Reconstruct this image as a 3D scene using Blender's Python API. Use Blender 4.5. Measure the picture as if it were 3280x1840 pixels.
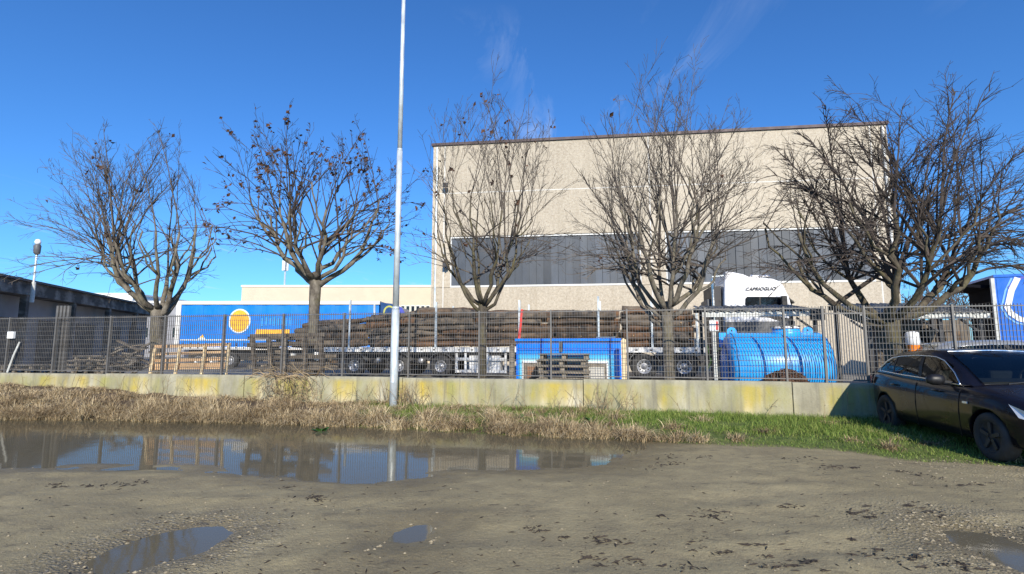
import bpy, bmesh, math, random
import numpy as np
from mathutils import Vector, Matrix, Quaternion

# ------------------------------------------------------------------ clear
for o in list(bpy.data.objects): bpy.data.objects.remove(o)
scene = bpy.context.scene
COL = scene.collection
R = math.radians

# ------------------------------------------------------------------ camera
CAMH, FPX, W, H, HOR = 1.55, 1660.0, 3280, 1840, 1110
PITCH = math.atan((HOR - H/2) / FPX)
cam_d = bpy.data.cameras.new('camera'); cam = bpy.data.objects.new('camera', cam_d); COL.objects.link(cam)
cam_d.sensor_width = 36; cam_d.lens = 36*FPX/W; cam_d.clip_end = 3000; cam_d.clip_start = 0.05
cam.location = (0, 0, CAMH); cam.rotation_euler = (R(90)+PITCH, 0, 0)
scene.camera = cam

# ------------------------------------------------------------------ light
SUN_EL, SUN_AZ = R(27.0), R(8.0)      # sun behind the camera, a little to the right
sdir = Vector((math.sin(SUN_AZ)*math.cos(SUN_EL), -math.cos(SUN_AZ)*math.cos(SUN_EL), math.sin(SUN_EL)))
world = bpy.data.worlds.new('World'); scene.world = world; world.use_nodes = True
nt = world.node_tree; nt.nodes.clear()
N = nt.nodes.new; L = nt.links.new
sky = N('ShaderNodeTexSky'); sky.sky_type = 'NISHITA'; sky.sun_disc = False
sky.sun_elevation = SUN_EL; sky.sun_rotation = R(180) - SUN_AZ
sky.altitude = 100; sky.air_density = 1.0; sky.dust_density = 0.25; sky.ozone_density = 3.0
hsv = N('ShaderNodeHueSaturation'); hsv.inputs['Saturation'].default_value = 1.0; hsv.inputs['Value'].default_value = 1.0
hsv.inputs['Hue'].default_value = 0.5
tint = N('ShaderNodeMixRGB'); tint.blend_type = 'MULTIPLY'; tint.inputs[0].default_value = 1; tint.inputs[2].default_value = (0.44, 0.90, 1.42, 1)
L(sky.outputs[0], tint.inputs[1]); L(tint.outputs[0], hsv.inputs['Color'])
CLOUD_OFF = (1.4, 8.8, 5.0)
# thin cirrus: noise on the direction projected to a cloud layer
tc = N('ShaderNodeTexCoord'); sep = N('ShaderNodeSeparateXYZ'); L(tc.outputs['Generated'], sep.inputs[0])
mz = N('ShaderNodeMath'); mz.operation = 'MAXIMUM'; L(sep.outputs['Z'], mz.inputs[0]); mz.inputs[1].default_value = 0.06
dx = N('ShaderNodeMath'); dx.operation = 'DIVIDE'; L(sep.outputs['X'], dx.inputs[0]); L(mz.outputs[0], dx.inputs[1])
dy = N('ShaderNodeMath'); dy.operation = 'DIVIDE'; L(sep.outputs['Y'], dy.inputs[0]); L(mz.outputs[0], dy.inputs[1])
cmb = N('ShaderNodeCombineXYZ'); L(dx.outputs[0], cmb.inputs[0]); L(dy.outputs[0], cmb.inputs[1])
mp = N('ShaderNodeMapping'); L(cmb.outputs[0], mp.inputs[0]); mp.inputs['Rotation'].default_value = (0, 0, R(-40)); mp.inputs['Scale'].default_value = (2.6, 0.75, 1)
mp.inputs['Location'].default_value = (3.1, 0.4, 0)
n1 = N('ShaderNodeTexNoise'); n1.inputs['Scale'].default_value = 1.6; n1.inputs['Detail'].default_value = 7; n1.inputs['Roughness'].default_value = 0.62; n1.inputs['Distortion'].default_value = 0.5
L(mp.outputs[0], n1.inputs['Vector'])
mp2 = N('ShaderNodeMapping'); L(cmb.outputs[0], mp2.inputs[0]); mp2.inputs['Location'].default_value = CLOUD_OFF
n2 = N('ShaderNodeTexNoise'); n2.inputs['Scale'].default_value = 0.75; n2.inputs['Detail'].default_value = 1; L(mp2.outputs[0], n2.inputs['Vector'])
r1 = N('ShaderNodeMapRange'); L(n1.outputs[0], r1.inputs[0]); r1.inputs[1].default_value = 0.55; r1.inputs[2].default_value = 0.85
r2 = N('ShaderNodeMapRange'); L(n2.outputs[0], r2.inputs[0]); r2.inputs[1].default_value = 0.52; r2.inputs[2].default_value = 0.66
mul = N('ShaderNodeMath'); mul.operation = 'MULTIPLY'; L(r1.outputs[0], mul.inputs[0]); L(r2.outputs[0], mul.inputs[1])
mu2 = N('ShaderNodeMath'); mu2.operation = 'MULTIPLY'; L(mul.outputs[0], mu2.inputs[0]); mu2.inputs[1].default_value = 0.55
mixc = N('ShaderNodeMixRGB'); L(mu2.outputs[0], mixc.inputs[0]); L(hsv.outputs[0], mixc.inputs[1]); mixc.inputs[2].default_value = (6.5, 7.2, 8.6, 1)
bg = N('ShaderNodeBackground'); bg.inputs[1].default_value = 0.105; L(mixc.outputs[0], bg.inputs[0])
wo = N('ShaderNodeOutputWorld'); L(bg.outputs[0], wo.inputs[0])
sun_d = bpy.data.lights.new('sun', 'SUN'); sun_d.energy = 4.9; sun_d.angle = R(0.53); sun_d.color = (1.0, 0.92, 0.78)
sun = bpy.data.objects.new('sun', sun_d); COL.objects.link(sun)
sun.rotation_euler = (-sdir).to_track_quat('-Z', 'Y').to_euler(); sun.location = sdir*60
scene.view_settings.view_transform = 'Standard'; scene.view_settings.look = 'None'
scene.view_settings.exposure = 0.32; scene.view_settings.gamma = 1; scene.view_settings.use_curve_mapping = False
scene.render.engine = 'CYCLES'
scene.cycles.max_bounces = 8; scene.cycles.transparent_max_bounces = 12

# ------------------------------------------------------------------ pixel helpers
CP, SP = math.cos(PITCH), math.sin(PITCH)
def zat(py, Y):                       # height of pixel row py at distance Y
    v = (H/2-py)/FPX
    return CAMH + Y*(SP+CP*v)/(CP-SP*v)
def xat(px, py, Y):
    v = (H/2-py)/FPX
    return Y*((px-W/2)/FPX)/(CP-SP*v)
def gnd(px, py, z=0.0):               # ground point under a pixel
    v = (H/2-py)/FPX
    Y = (z-CAMH)/((SP+CP*v)/(CP-SP*v))
    return xat(px, py, Y), Y
FA = -math.atan(0.2)                  # direction of the boundary wall
EX, EY = math.cos(FA), math.sin(FA)
WY = 12.37
def fline(px, t):                     # position s along the wall line (offset t behind it) seen at column px (near the horizon)
    u = (px-W/2)/FPX*CP
    s = (u*(WY+EX*t) - (-EY)*t)/(EX - EY*0 + (-EY)*u)
    return s
def fpt(s, t, z=0.0):
    return Vector((s*EX - EY*t, WY + s*EY + EX*t, z))
def fdist(px, t): return fpt(fline(px, t), t).y
def wline(X): return WY - 0.2*X

# ------------------------------------------------------------------ scene helpers
def tag(o, label=None, cat=None, group=None, kind=None):
    if label: o['label'] = label
    if cat: o['category'] = cat
    if group: o['group'] = group
    if kind: o['kind'] = kind
    return o
def thing(name, label, cat, loc=(0,0,0), rz=0.0, group=None):
    o = bpy.data.objects.new(name, None); COL.objects.link(o)
    o.empty_display_size = 0.2
    o.location = loc; o.rotation_euler = (0, 0, rz)
    return tag(o, label, cat, group)
def link_mesh(name, me, mat, parent=None):
    o = bpy.data.objects.new(name, me); COL.objects.link(o)
    if mat and not me.materials: me.materials.append(mat)
    if parent: o.parent = parent
    return o
def copy_tree(o, parent=None):
    c = o.copy(); COL.objects.link(c)
    if parent: c.parent = parent
    for ch in list(o.children): copy_tree(ch, c)
    return c

class MB:
    def __init__(s): s.v = []; s.f = []
    def quad(s, *p):
        n = len(s.v); s.v += [tuple(q) for q in p]; s.f.append(tuple(range(n, n+len(p)))); return s
    def box(s, x0, x1, y0, y1, z0, z1):
        n = len(s.v)
        s.v += [(x0,y0,z0),(x1,y0,z0),(x1,y1,z0),(x0,y1,z0),(x0,y0,z1),(x1,y0,z1),(x1,y1,z1),(x0,y1,z1)]
        s.f += [(n,n+3,n+2,n+1),(n+4,n+5,n+6,n+7),(n,n+1,n+5,n+4),(n+1,n+2,n+6,n+5),(n+2,n+3,n+7,n+6),(n+3,n,n+4,n+7)]
        return s
    def bar(s, a, b, w, d, up=(0,0,1)):           # square bar between two points
        a = Vector(a); b = Vector(b); t = (b-a).normalized(); up = Vector(up)
        if abs(t.dot(up)) > 0.95: up = Vector((0,1,0))
        x = t.cross(up).normalized(); y = x.cross(t).normalized()
        n = len(s.v)
        for p in (a, b):
            for i, j in ((-1,-1),(1,-1),(1,1),(-1,1)): s.v.append(tuple(p + x*(i*w/2) + y*(j*d/2)))
        s.f += [(n,n+3,n+2,n+1),(n+4,n+5,n+6,n+7)]
        for k in range(4): s.f.append((n+k, n+(k+1)%4, n+4+(k+1)%4, n+4+k))
        return s
    def tube(s, pts, rad, sides=6, cap=True):
        n0 = len(s.v); pts = [Vector(p) for p in pts]; m = len(pts)
        if not hasattr(rad, '__len__'): rad = [rad]*m
        ref = None
        for i, p in enumerate(pts):
            t = (pts[min(i+1, m-1)] - pts[max(i-1, 0)])
            if t.length < 1e-9: t = Vector((0,0,1))
            t.normalize()
            if ref is None:
                ref = t.orthogonal().normalized()
            ref = (ref - t*ref.dot(t))
            if ref.length < 1e-6: ref = t.orthogonal()
            ref.normalize(); bi = t.cross(ref)
            for k in range(sides):
                a = 2*math.pi*k/sides
                s.v.append(tuple(p + (ref*math.cos(a) + bi*math.sin(a))*rad[i]))
        for i in range(m-1):
            for k in range(sides):
                k2 = (k+1) % sides
                s.f.append((n0+i*sides+k, n0+i*sides+k2, n0+(i+1)*sides+k2, n0+(i+1)*sides+k))
        if cap:
            s.f.append(tuple(n0+k for k in reversed(range(sides))))
            s.f.append(tuple(n0+(m-1)*sides+k for k in range(sides)))
        return s
    def lathe(s, prof, axis='z', sides=24, c=(0,0,0), cap=True):   # prof: (radius, along)
        n0 = len(s.v); m = len(prof); c = Vector(c)
        for r, h in prof:
            for k in range(sides):
                a = 2*math.pi*k/sides; u, w = r*math.cos(a), r*math.sin(a)
                p = {'z': (u,w,h), 'x': (h,u,w), 'y': (w,h,u)}[axis]
                s.v.append(tuple(c+Vector(p)))
        for i in range(m-1):
            for k in range(sides):
                k2 = (k+1) % sides
                s.f.append((n0+i*sides+k, n0+i*sides+k2, n0+(i+1)*sides+k2, n0+(i+1)*sides+k))
        if cap:
            s.f.append(tuple(n0+k for k in reversed(range(sides)))); s.f.append(tuple(n0+(m-1)*sides+k for k in range(sides)))
        return s
    def prism(s, poly, y0, y1, plane='xz'):       # polygon in xz extruded along y (or xy along z)
        n = len(s.v); m = len(poly)
        for y in (y0, y1):
            for a, b in poly: s.v.append((a, y, b) if plane == 'xz' else ((a, b, y) if plane == 'xy' else (y, a, b)))
        s.f.append(tuple(range(n, n+m))); s.f.append(tuple(reversed(range(n+m, n+2*m))))
        for k in range(m): s.f.append((n+k, n+m+k, n+m+(k+1)%m, n+(k+1)%m))
        return s
    def mesh(s, name, smooth=False):
        me = bpy.data.meshes.new(name); me.from_pydata(s.v, [], s.f)
        bm = bmesh.new(); bm.from_mesh(me); bmesh.ops.recalc_face_normals(bm, faces=bm.faces); bm.to_mesh(me); bm.free()
        if smooth: me.polygons.foreach_set('use_smooth', [True]*len(me.polygons))
        me.update(); return me
    def build(s, name, mat, parent=None, smooth=False, bevel=0.0):
        o = link_mesh(name, s.mesh(name, smooth), mat, parent)
        if bevel:
            m = o.modifiers.new('bevel', 'BEVEL'); m.width = bevel; m.segments = 2; m.limit_method = 'ANGLE'; m.angle_limit = R(40)
        return o
    def fastbuild(s, name, mat, parent=None, smooth=False):
        me = bpy.data.meshes.new(name); me.from_pydata(s.v, [], s.f)
        if smooth: me.polygons.foreach_set('use_smooth', [True]*len(me.polygons))
        return link_mesh(name, me, mat, parent)

def vnoise(x, y, seed=0):
    x = np.asarray(x, float); y = np.asarray(y, float)
    xi = np.floor(x).astype(np.int64); yi = np.floor(y).astype(np.int64); fx = x-xi; fy = y-yi
    def h(a, b):
        n = (a*374761393 + b*668265263 + seed*1274126177) & 0x7fffffff
        n = ((n ^ (n >> 13))*1274126177) & 0x7fffffff
        return ((n ^ (n >> 16)) & 0xffff)/65535.0
    sx = fx*fx*(3-2*fx); sy = fy*fy*(3-2*fy)
    return (h(xi,yi)*(1-sx)+h(xi+1,yi)*sx)*(1-sy) + (h(xi,yi+1)*(1-sx)+h(xi+1,yi+1)*sx)*sy
def fbm(x, y, seed=0, oct=4):
    t = 0; a = 0.5
    for i in range(oct): t = t + a*vnoise(x*2**i, y*2**i, seed+i*17); a *= 0.5
    return t - 0.47

# ------------------------------------------------------------------ materials
def newmat(name):
    m = bpy.data.materials.new(name); m.use_nodes = True
    n = m.node_tree; b = n.nodes['Principled BSDF']
    return m, n, b
def c4(c): return (c[0], c[1], c[2], 1)
def M(name, col, rough=0.7, metal=0.0, var=0.25, scale=6.0, bump=0.0, bscale=40.0, col2=None, stretch=(1,1,1), spec=0.4, coat=0.0, lo=0.35, hi=0.65, dirt=0.0, dirtcol=(0.08,0.07,0.055), rvar=0.12, coord='Object'):
    m, n, b = newmat(name); nn = n.nodes.new; l = n.links.new
    t = nn('ShaderNodeTexCoord'); mp = nn('ShaderNodeMapping'); l(t.outputs[coord], mp.inputs[0]); mp.inputs['Scale'].default_value = stretch
    no = nn('ShaderNodeTexNoise'); no.inputs['Scale'].default_value = scale; no.inputs['Detail'].default_value = 6; no.inputs['Roughness'].default_value = 0.6
    l(mp.outputs[0], no.inputs['Vector'])
    r = nn('ShaderNodeMapRange'); l(no.outputs[0], r.inputs[0]); r.inputs[1].default_value = lo; r.inputs[2].default_value = hi
    mx = nn('ShaderNodeMixRGB'); l(r.outputs[0], mx.inputs[0])
    if col2 is None:
        mx.inputs[1].default_value = c4([c*(1-var) for c in col]); mx.inputs[2].default_value = c4([min(1, c*(1+var)) for c in col])
    else:
        mx.inputs[1].default_value = c4(col); mx.inputs[2].default_value = c4(col2)
    out = mx.outputs[0]
    if dirt:
        nd = nn('ShaderNodeTexNoise'); nd.inputs['Scale'].default_value = scale*0.37+0.6; nd.inputs['Detail'].default_value = 8; l(t.outputs[coord], nd.inputs['Vector'])
        rd = nn('ShaderNodeMapRange'); l(nd.outputs[0], rd.inputs[0]); rd.inputs[1].default_value = 0.45; rd.inputs[2].default_value = 0.75; rd.inputs[4].default_value = dirt
        md = nn('ShaderNodeMixRGB'); l(rd.outputs[0], md.inputs[0]); l(out, md.inputs[1]); md.inputs[2].default_value = c4(dirtcol); out = md.outputs[0]
    l(out, b.inputs['Base Color'])
    rr = nn('ShaderNodeMapRange'); l(no.outputs[0], rr.inputs[0]); rr.inputs[1].default_value = 0.3; rr.inputs[2].default_value = 0.7
    rr.inputs[3].default_value = max(0.02, rough-rvar); rr.inputs[4].default_value = min(1, rough+rvar); l(rr.outputs[0], b.inputs['Roughness'])
    b.inputs['Metallic'].default_value = metal; b.inputs['Specular IOR Level'].default_value = spec; b.inputs['Coat Weight'].default_value = coat
    if bump:
        nb = nn('ShaderNodeTexNoise'); nb.inputs['Scale'].default_value = bscale; nb.inputs['Detail'].default_value = 4; l(mp.outputs[0], nb.inputs['Vector'])
        bp = nn('ShaderNodeBump'); bp.inputs['Strength'].default_value = bump; bp.inputs['Distance'].default_value = 0.02; l(nb.outputs[0], bp.inputs['Height']); l(bp.outputs[0], b.inputs['Normal'])
    return m
MT = {}
MT['galv'] = M('galvanised_steel', (0.60,0.66,0.70), 0.42, 0.3, 0.18, 9, 0.1, 60, stretch=(1,1,0.35), dirt=0.25, dirtcol=(0.3,0.3,0.29))
MT['fence'] = M('fence_steel', (0.15,0.145,0.14), 0.55, 0.3, 0.2, 5, dirt=0.35, dirtcol=(0.16,0.13,0.10))
MT['bark'] = M('plane_bark', (0.07,0.058,0.046), 0.9, 0, 0, 7, 0.7, 26, col2=(0.21,0.185,0.15), stretch=(1,1,0.55), dirt=0.45, dirtcol=(0.13,0.12,0.05), spec=0.2)
MT['bark_dark'] = M('dark_bark', (0.038,0.03,0.026), 0.9, 0, 0, 7, 0.7, 26, col2=(0.13,0.112,0.08), stretch=(1,1,0.55), dirt=0.5, dirtcol=(0.12,0.11,0.035), spec=0.2)
MT['twig'] = M('twig', (0.105,0.088,0.075), 0.85, 0, 0.35, 2, spec=0.2)
MT['twig_dark'] = M('dark_twig', (0.068,0.055,0.048), 0.85, 0, 0.35, 2, spec=0.2)
MT['deadleaf'] = M('dead_leaf', (0.085,0.046,0.03), 0.85, 0, 0.5, 3, spec=0.2)
MT['log'] = M('log_bark', (0.05,0.033,0.024), 0.92, 0, 0, 3.2, 0.9, 30, col2=(0.22,0.155,0.105), stretch=(0.6,1.5,1.5), dirt=0.6, dirtcol=(0.10,0.068,0.048), spec=0.2, lo=0.3, hi=0.75)
MT['log2'] = M('reddish_log_bark', (0.075,0.042,0.027), 0.92, 0, 0, 2.4, 0.9, 26, col2=(0.26,0.15,0.085), stretch=(0.6,1.5,1.5), dirt=0.6, dirtcol=(0.07,0.045,0.033), spec=0.2, lo=0.3, hi=0.75)
MT['log3'] = M('grey_log_bark', (0.055,0.042,0.033), 0.92, 0, 0, 2.8, 0.9, 26, col2=(0.25,0.205,0.16), stretch=(0.6,1.5,1.5), dirt=0.6, dirtcol=(0.085,0.066,0.05), spec=0.2, lo=0.3, hi=0.75)
MT['logend'] = M('cut_log_end', (0.36,0.24,0.13), 0.85, 0, 0.3, 9, dirt=0.4)
MT['wood_new'] = M('fresh_timber', (0.50,0.30,0.16), 0.75, 0, 0, 5, 0.25, 30, col2=(0.68,0.46,0.26), stretch=(0.5,3,3))
MT['wood_light'] = M('pale_timber', (0.72,0.57,0.36), 0.75, 0, 0.15, 5, 0.2, 30, stretch=(3,3,0.5))
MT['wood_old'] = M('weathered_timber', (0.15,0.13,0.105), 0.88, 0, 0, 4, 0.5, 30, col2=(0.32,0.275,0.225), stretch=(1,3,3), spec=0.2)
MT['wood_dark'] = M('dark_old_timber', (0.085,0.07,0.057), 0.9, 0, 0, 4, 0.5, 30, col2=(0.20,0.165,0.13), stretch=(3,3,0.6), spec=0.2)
MT['tyre'] = M('tyre_rubber', (0.03,0.03,0.031), 0.82, 0, 0.25, 8, dirt=0.5, dirtcol=(0.10,0.09,0.078))
MT['rim'] = M('wheel_rim', (0.42,0.42,0.43), 0.42, 0.6, 0.2, 8, dirt=0.4, dirtcol=(0.1,0.09,0.08))
MT['chassis'] = M('dark_chassis', (0.03,0.03,0.033), 0.7, 0.1, 0.3, 4, dirt=0.5, dirtcol=(0.09,0.08,0.068))
MT['white_paint'] = M('white_lorry_paint', (0.80,0.80,0.82), 0.32, 0, 0.03, 3, coat=0.4, dirt=0.15, dirtcol=(0.5,0.47,0.42))
MT['white_dirty'] = M('worn_white_paint', (0.72,0.72,0.71), 0.55, 0, 0.1, 5, dirt=0.6, dirtcol=(0.30,0.26,0.22))
MT['grey_plastic'] = M('grey_plastic', (0.11,0.115,0.125), 0.6, 0, 0.2, 5, dirt=0.3)
MT['black'] = M('black_plastic', (0.012,0.012,0.014), 0.5, 0, 0.3, 5)
MT['glass_dark'] = M('dark_window_glass', (0.012,0.014,0.016), 0.06, 0, 0.1, 3, spec=0.6, rvar=0.02)
MT['glass_tint'] = None
MT['tarp_blue'] = M('blue_tarpaulin', (0.006,0.19,0.68), 0.45, 0, 0.07, 1.5, 0.12, 2.2, spec=0.4)
MT['tarp_white'] = M('white_tarpaulin_print', (0.62,0.72,0.80), 0.5, 0, 0.05, 3)
MT['orange'] = M('orange_print', (0.88,0.44,0.04), 0.5, 0, 0.12, 3)
MT['dark_blue'] = M('dark_blue_paint', (0.012,0.05,0.16), 0.35, 0, 0.1, 3, coat=0.4)
MT['violet'] = M('violet_blue_paint', (0.06,0.075,0.42), 0.4, 0, 0.1, 3, coat=0.3)
MT['emblem'] = M('yellow_green_print', (0.42,0.42,0.08), 0.5, 0, 0.1, 3)
MT['tank'] = M('blue_tank_paint', (0.02,0.36,0.88), 0.36, 0, 0.1, 2.2, 0.05, 5, coat=0.25, dirt=0.22, dirtcol=(0.05,0.17,0.38))
MT['tank_dark'] = M('blue_tank_seam', (0.008,0.085,0.26), 0.5, 0, 0.15, 4)
MT['truck_blue'] = M('bright_blue_curtain', (0.01,0.13,0.58), 0.38, 0, 0.08, 2, 0.1, 3, coat=0.15)
MT['red'] = M('red_strap', (0.62,0.05,0.045), 0.6, 0, 0.15, 5)
MT['roofing'] = M('corrugated_fibre_cement', (0.16,0.165,0.165), 0.85, 0, 0, 3, 0.3, 30, col2=(0.34,0.34,0.33), dirt=0.5, dirtcol=(0.10,0.10,0.09))
MT['steel_dark'] = M('dark_steel', (0.05,0.05,0.055), 0.6, 0.3, 0.25, 5, dirt=0.4)
MT['post_white'] = M('pale_post_paint', (0.55,0.56,0.54), 0.6, 0, 0.15, 5, dirt=0.4, dirtcol=(0.3,0.27,0.2))
MT['concrete_pale'] = M('pale_plaster', (0.58,0.56,0.52), 0.85, 0, 0.08, 1.2, 0.2, 25)
MT['white_wall'] = M('white_render', (0.80,0.80,0.79), 0.8, 0, 0.05, 1.2)
MT['grey_wall'] = M('grey_render', (0.30,0.30,0.32), 0.85, 0, 0.12, 0.8, 0.2, 20, dirt=0.3, dirtcol=(0.18,0.17,0.17))
MT['cream'] = M('cream_render', (0.60,0.51,0.39), 0.85, 0, 0.05, 0.8, 0.15, 30)
MT['fascia'] = M('stained_concrete_beam', (0.075,0.068,0.062), 0.9, 0, 0, 0.9, 0.4, 14, col2=(0.26,0.245,0.225), stretch=(1,1,1.5), lo=0.45, hi=0.62)
MT['dark_clad'] = M('dark_cladding', (0.06,0.06,0.068), 0.7, 0, 0.2, 1)
MT['band'] = M('grey_profiled_sheet', (0.060,0.072,0.092), 0.5, 0, 0.22, 0.9, 0.1, 8, stretch=(1,1,0.3), dirt=0.35, dirtcol=(0.11,0.115,0.12))
MT['trim'] = M('pale_trim', (0.66,0.66,0.64), 0.6, 0, 0.06, 3)
MT['cap'] = M('brown_roof_edge', (0.075,0.055,0.06), 0.6, 0.2, 0.15, 2)
MT['rust'] = M('bark_rubble', (0.09,0.05,0.035), 0.92, 0, 0.5, 6, spec=0.2)
MT['lampglobe'] = M('opal_lamp_globe', (0.85,0.86,0.88), 0.3, 0, 0.02, 3)
MT['lens_red'] = M('red_lamp_lens', (0.5,0.02,0.015), 0.2, 0, 0.1, 5, coat=0.5)
MT['lens_orange'] = M('orange_plastic', (0.85,0.25,0.03), 0.35, 0, 0.1, 5, coat=0.3)
MT['lens_white'] = M('clear_lamp_lens', (0.7,0.72,0.74), 0.12, 0.2, 0.05, 5, coat=0.5)
MT['chrome'] = M('chrome', (0.78,0.77,0.76), 0.22, 1.0, 0.05, 5)
MT['car_black'] = M('dark_plum_car_paint', (0.007,0.006,0.010), 0.3, 0.0, 0.12, 3, coat=0.35, spec=0.2, rvar=0.05)
MT['car_silver'] = M('silver_car_paint', (0.42,0.43,0.45), 0.3, 0.5, 0.05, 3, coat=0.7)
MT['interior'] = M('car_interior', (0.05,0.05,0.055), 0.8, 0, 0.2, 5)
MT['sill_brown'] = M('brown_panel', (0.30,0.16,0.09), 0.8, 0, 0.35, 5, 0.2, 20)
MT['drystalk'] = M('dry_grass', (0.20,0.14,0.085), 0.85, 0, 0, 1.7, col2=(0.46,0.35,0.20), spec=0.25, lo=0.3, hi=0.7)
MT['greengrass'] = M('green_grass', (0.065,0.115,0.022), 0.75, 0, 0, 2.4, col2=(0.17,0.20,0.045), spec=0.3)
MT['weed'] = M('broad_weed_leaf', (0.04,0.10,0.018), 0.55, 0, 0.3, 5, spec=0.4)
MT['litter'] = M('dark_leaf_litter', (0.032,0.024,0.018), 0.8, 0, 0.5, 6)
MT['pebble'] = M('pebble', (0.19,0.155,0.10), 0.75, 0, 0.0, 9, col2=(0.37,0.31,0.205))
MT['far_twig'] = M('far_bare_twigs', (0.13,0.10,0.085), 0.9, 0, 0.3, 1, spec=0.1)

def blade_mat(name, c1, c2, c3):
    m, n, b = newmat(name); nn = n.nodes.new; l = n.links.new
    at = nn('ShaderNodeAttribute'); at.attribute_name = 'tone'
    cr = nn('ShaderNodeValToRGB'); l(at.outputs['Fac'], cr.inputs[0]); e = cr.color_ramp.elements
    e[0].color = c4(c1); e[1].color = c4(c3); k = e.new(0.5); k.color = c4(c2)
    l(cr.outputs[0], b.inputs['Base Color']); b.inputs['Roughness'].default_value = 0.8; b.inputs['Specular IOR Level'].default_value = 0.25
    return m
MT['drygrass'] = blade_mat('dry_grass', (0.14,0.096,0.056), (0.43,0.325,0.19), (0.70,0.575,0.36))
MT['greengrass'] = blade_mat('green_grass', (0.055,0.105,0.018), (0.135,0.205,0.036), (0.26,0.29,0.08))

m, n, b = newmat('tinted_car_glass'); n.nodes.remove(b); nn = n.nodes.new; l = n.links.new
tr = nn('ShaderNodeBsdfTransparent'); tr.inputs[0].default_value = (0.36,0.42,0.42,1); gl = nn('ShaderNodeBsdfGlossy'); gl.inputs['Roughness'].default_value = 0.02
fr = nn('ShaderNodeFresnel'); fr.inputs[0].default_value = 1.5; ms = nn('ShaderNodeMixShader'); l(fr.outputs[0], ms.inputs[0]); l(tr.outputs[0], ms.inputs[1]); l(gl.outputs[0], ms.inputs[2]); l(ms.outputs[0], n.nodes['Material Output'].inputs[0])
MT['glass_tint'] = m

bn = MT['band'].node_tree; b_ = bn.nodes['Principled BSDF']; src = b_.inputs['Base Color'].links[0].from_socket
oi = bn.nodes.new('ShaderNodeObjectInfo'); mr = bn.nodes.new('ShaderNodeMapRange'); bn.links.new(oi.outputs['Random'], mr.inputs[0]); mr.inputs[3].default_value = 0.62; mr.inputs[4].default_value = 1.3
vm = bn.nodes.new('ShaderNodeVectorMath'); vm.operation = 'SCALE'; bn.links.new(src, vm.inputs[0]); bn.links.new(mr.outputs[0], vm.inputs['Scale']); bn.links.new(vm.outputs[0], b_.inputs['Base Color'])
# ================================================================== GROUND
ZL = -0.03
def pxpoly(pts, z=ZL): return np.array([gnd(x, y, z) for x, y in pts])
lake_far = [(-700,1332),(-300,1335),(0,1340),(250,1344),(500,1347),(700,1350),(900,1356),(1100,1364),(1250,1372),(1450,1383),(1650,1392),(1850,1400),(2000,1405),(2085,1411)]
lake_near = [(2060,1432),(1985,1462),(1955,1484),(1850,1502),(1740,1508),(1640,1510),(1500,1506),(1400,1516),(1270,1540),(1130,1540),(1050,1524),(880,1514),(760,1494),(680,1484),(560,1480),(430,1484),(230,1490),(0,1498),(-350,1505),(-700,1510)]
LAKE = pxpoly(lake_far + lake_near)
PUDA = pxpoly([(290,1830),(330,1788),(400,1750),(480,1718),(570,1698),(650,1688),(715,1686),(740,1706),(690,1746),(600,1782),(480,1808),(360,1835)])
PUDB = pxpoly([(1225,1738),(1262,1706),(1330,1686),(1385,1676),(1400,1700),(1372,1734),(1300,1748)])
PUDC = pxpoly([(3005,1698),(3060,1696),(3160,1716),(3290,1742),(3500,1785),(3500,1870),(3280,1840),(3130,1786),(3050,1738)])
def sdist(P, X, Y):
    d = np.full(X.shape, 1e9); ins = np.zeros(X.shape, bool); n = len(P)
    for i in range(n):
        a = P[i]; b = P[(i+1) % n]; e = b-a; L2 = (e*e).sum()
        t = np.clip(((X-a[0])*e[0]+(Y-a[1])*e[1])/L2, 0, 1)
        d = np.minimum(d, np.hypot(X-a[0]-t*e[0], Y-a[1]-t*e[1]))
        c = ((a[1] > Y) != (b[1] > Y)); xx = (b[0]-a[0])*(Y-a[1])/((b[1]-a[1]) if b[1] != a[1] else 1e-9)+a[0]
        ins ^= (c & (X < xx))
    return np.where(ins, -d, d)
def sst(a, b, x): t = np.clip((x-a)/(b-a), 0, 1); return t*t*(3-2*t)
verge_px = lake_far + [(2200,1424),(2350,1432),(2500,1434),(2700,1450),(2900,1480)]
_vp = np.array([gnd(x, y, -0.02) for x, y in verge_px])
VX = _vp[:,0]; VD = (WY - 0.2*VX - _vp[:,1])*EX
def dwall(X, Y): return (WY - 0.2*X - Y)*EX
def shore(X): return np.interp(X, VX, VD)
def vheight(X): return np.interp(X, [-14,-11,-8.5,-3,2,5,9], [0.34,0.28,0.17,0.10,0.08,0.07,0.03])
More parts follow.
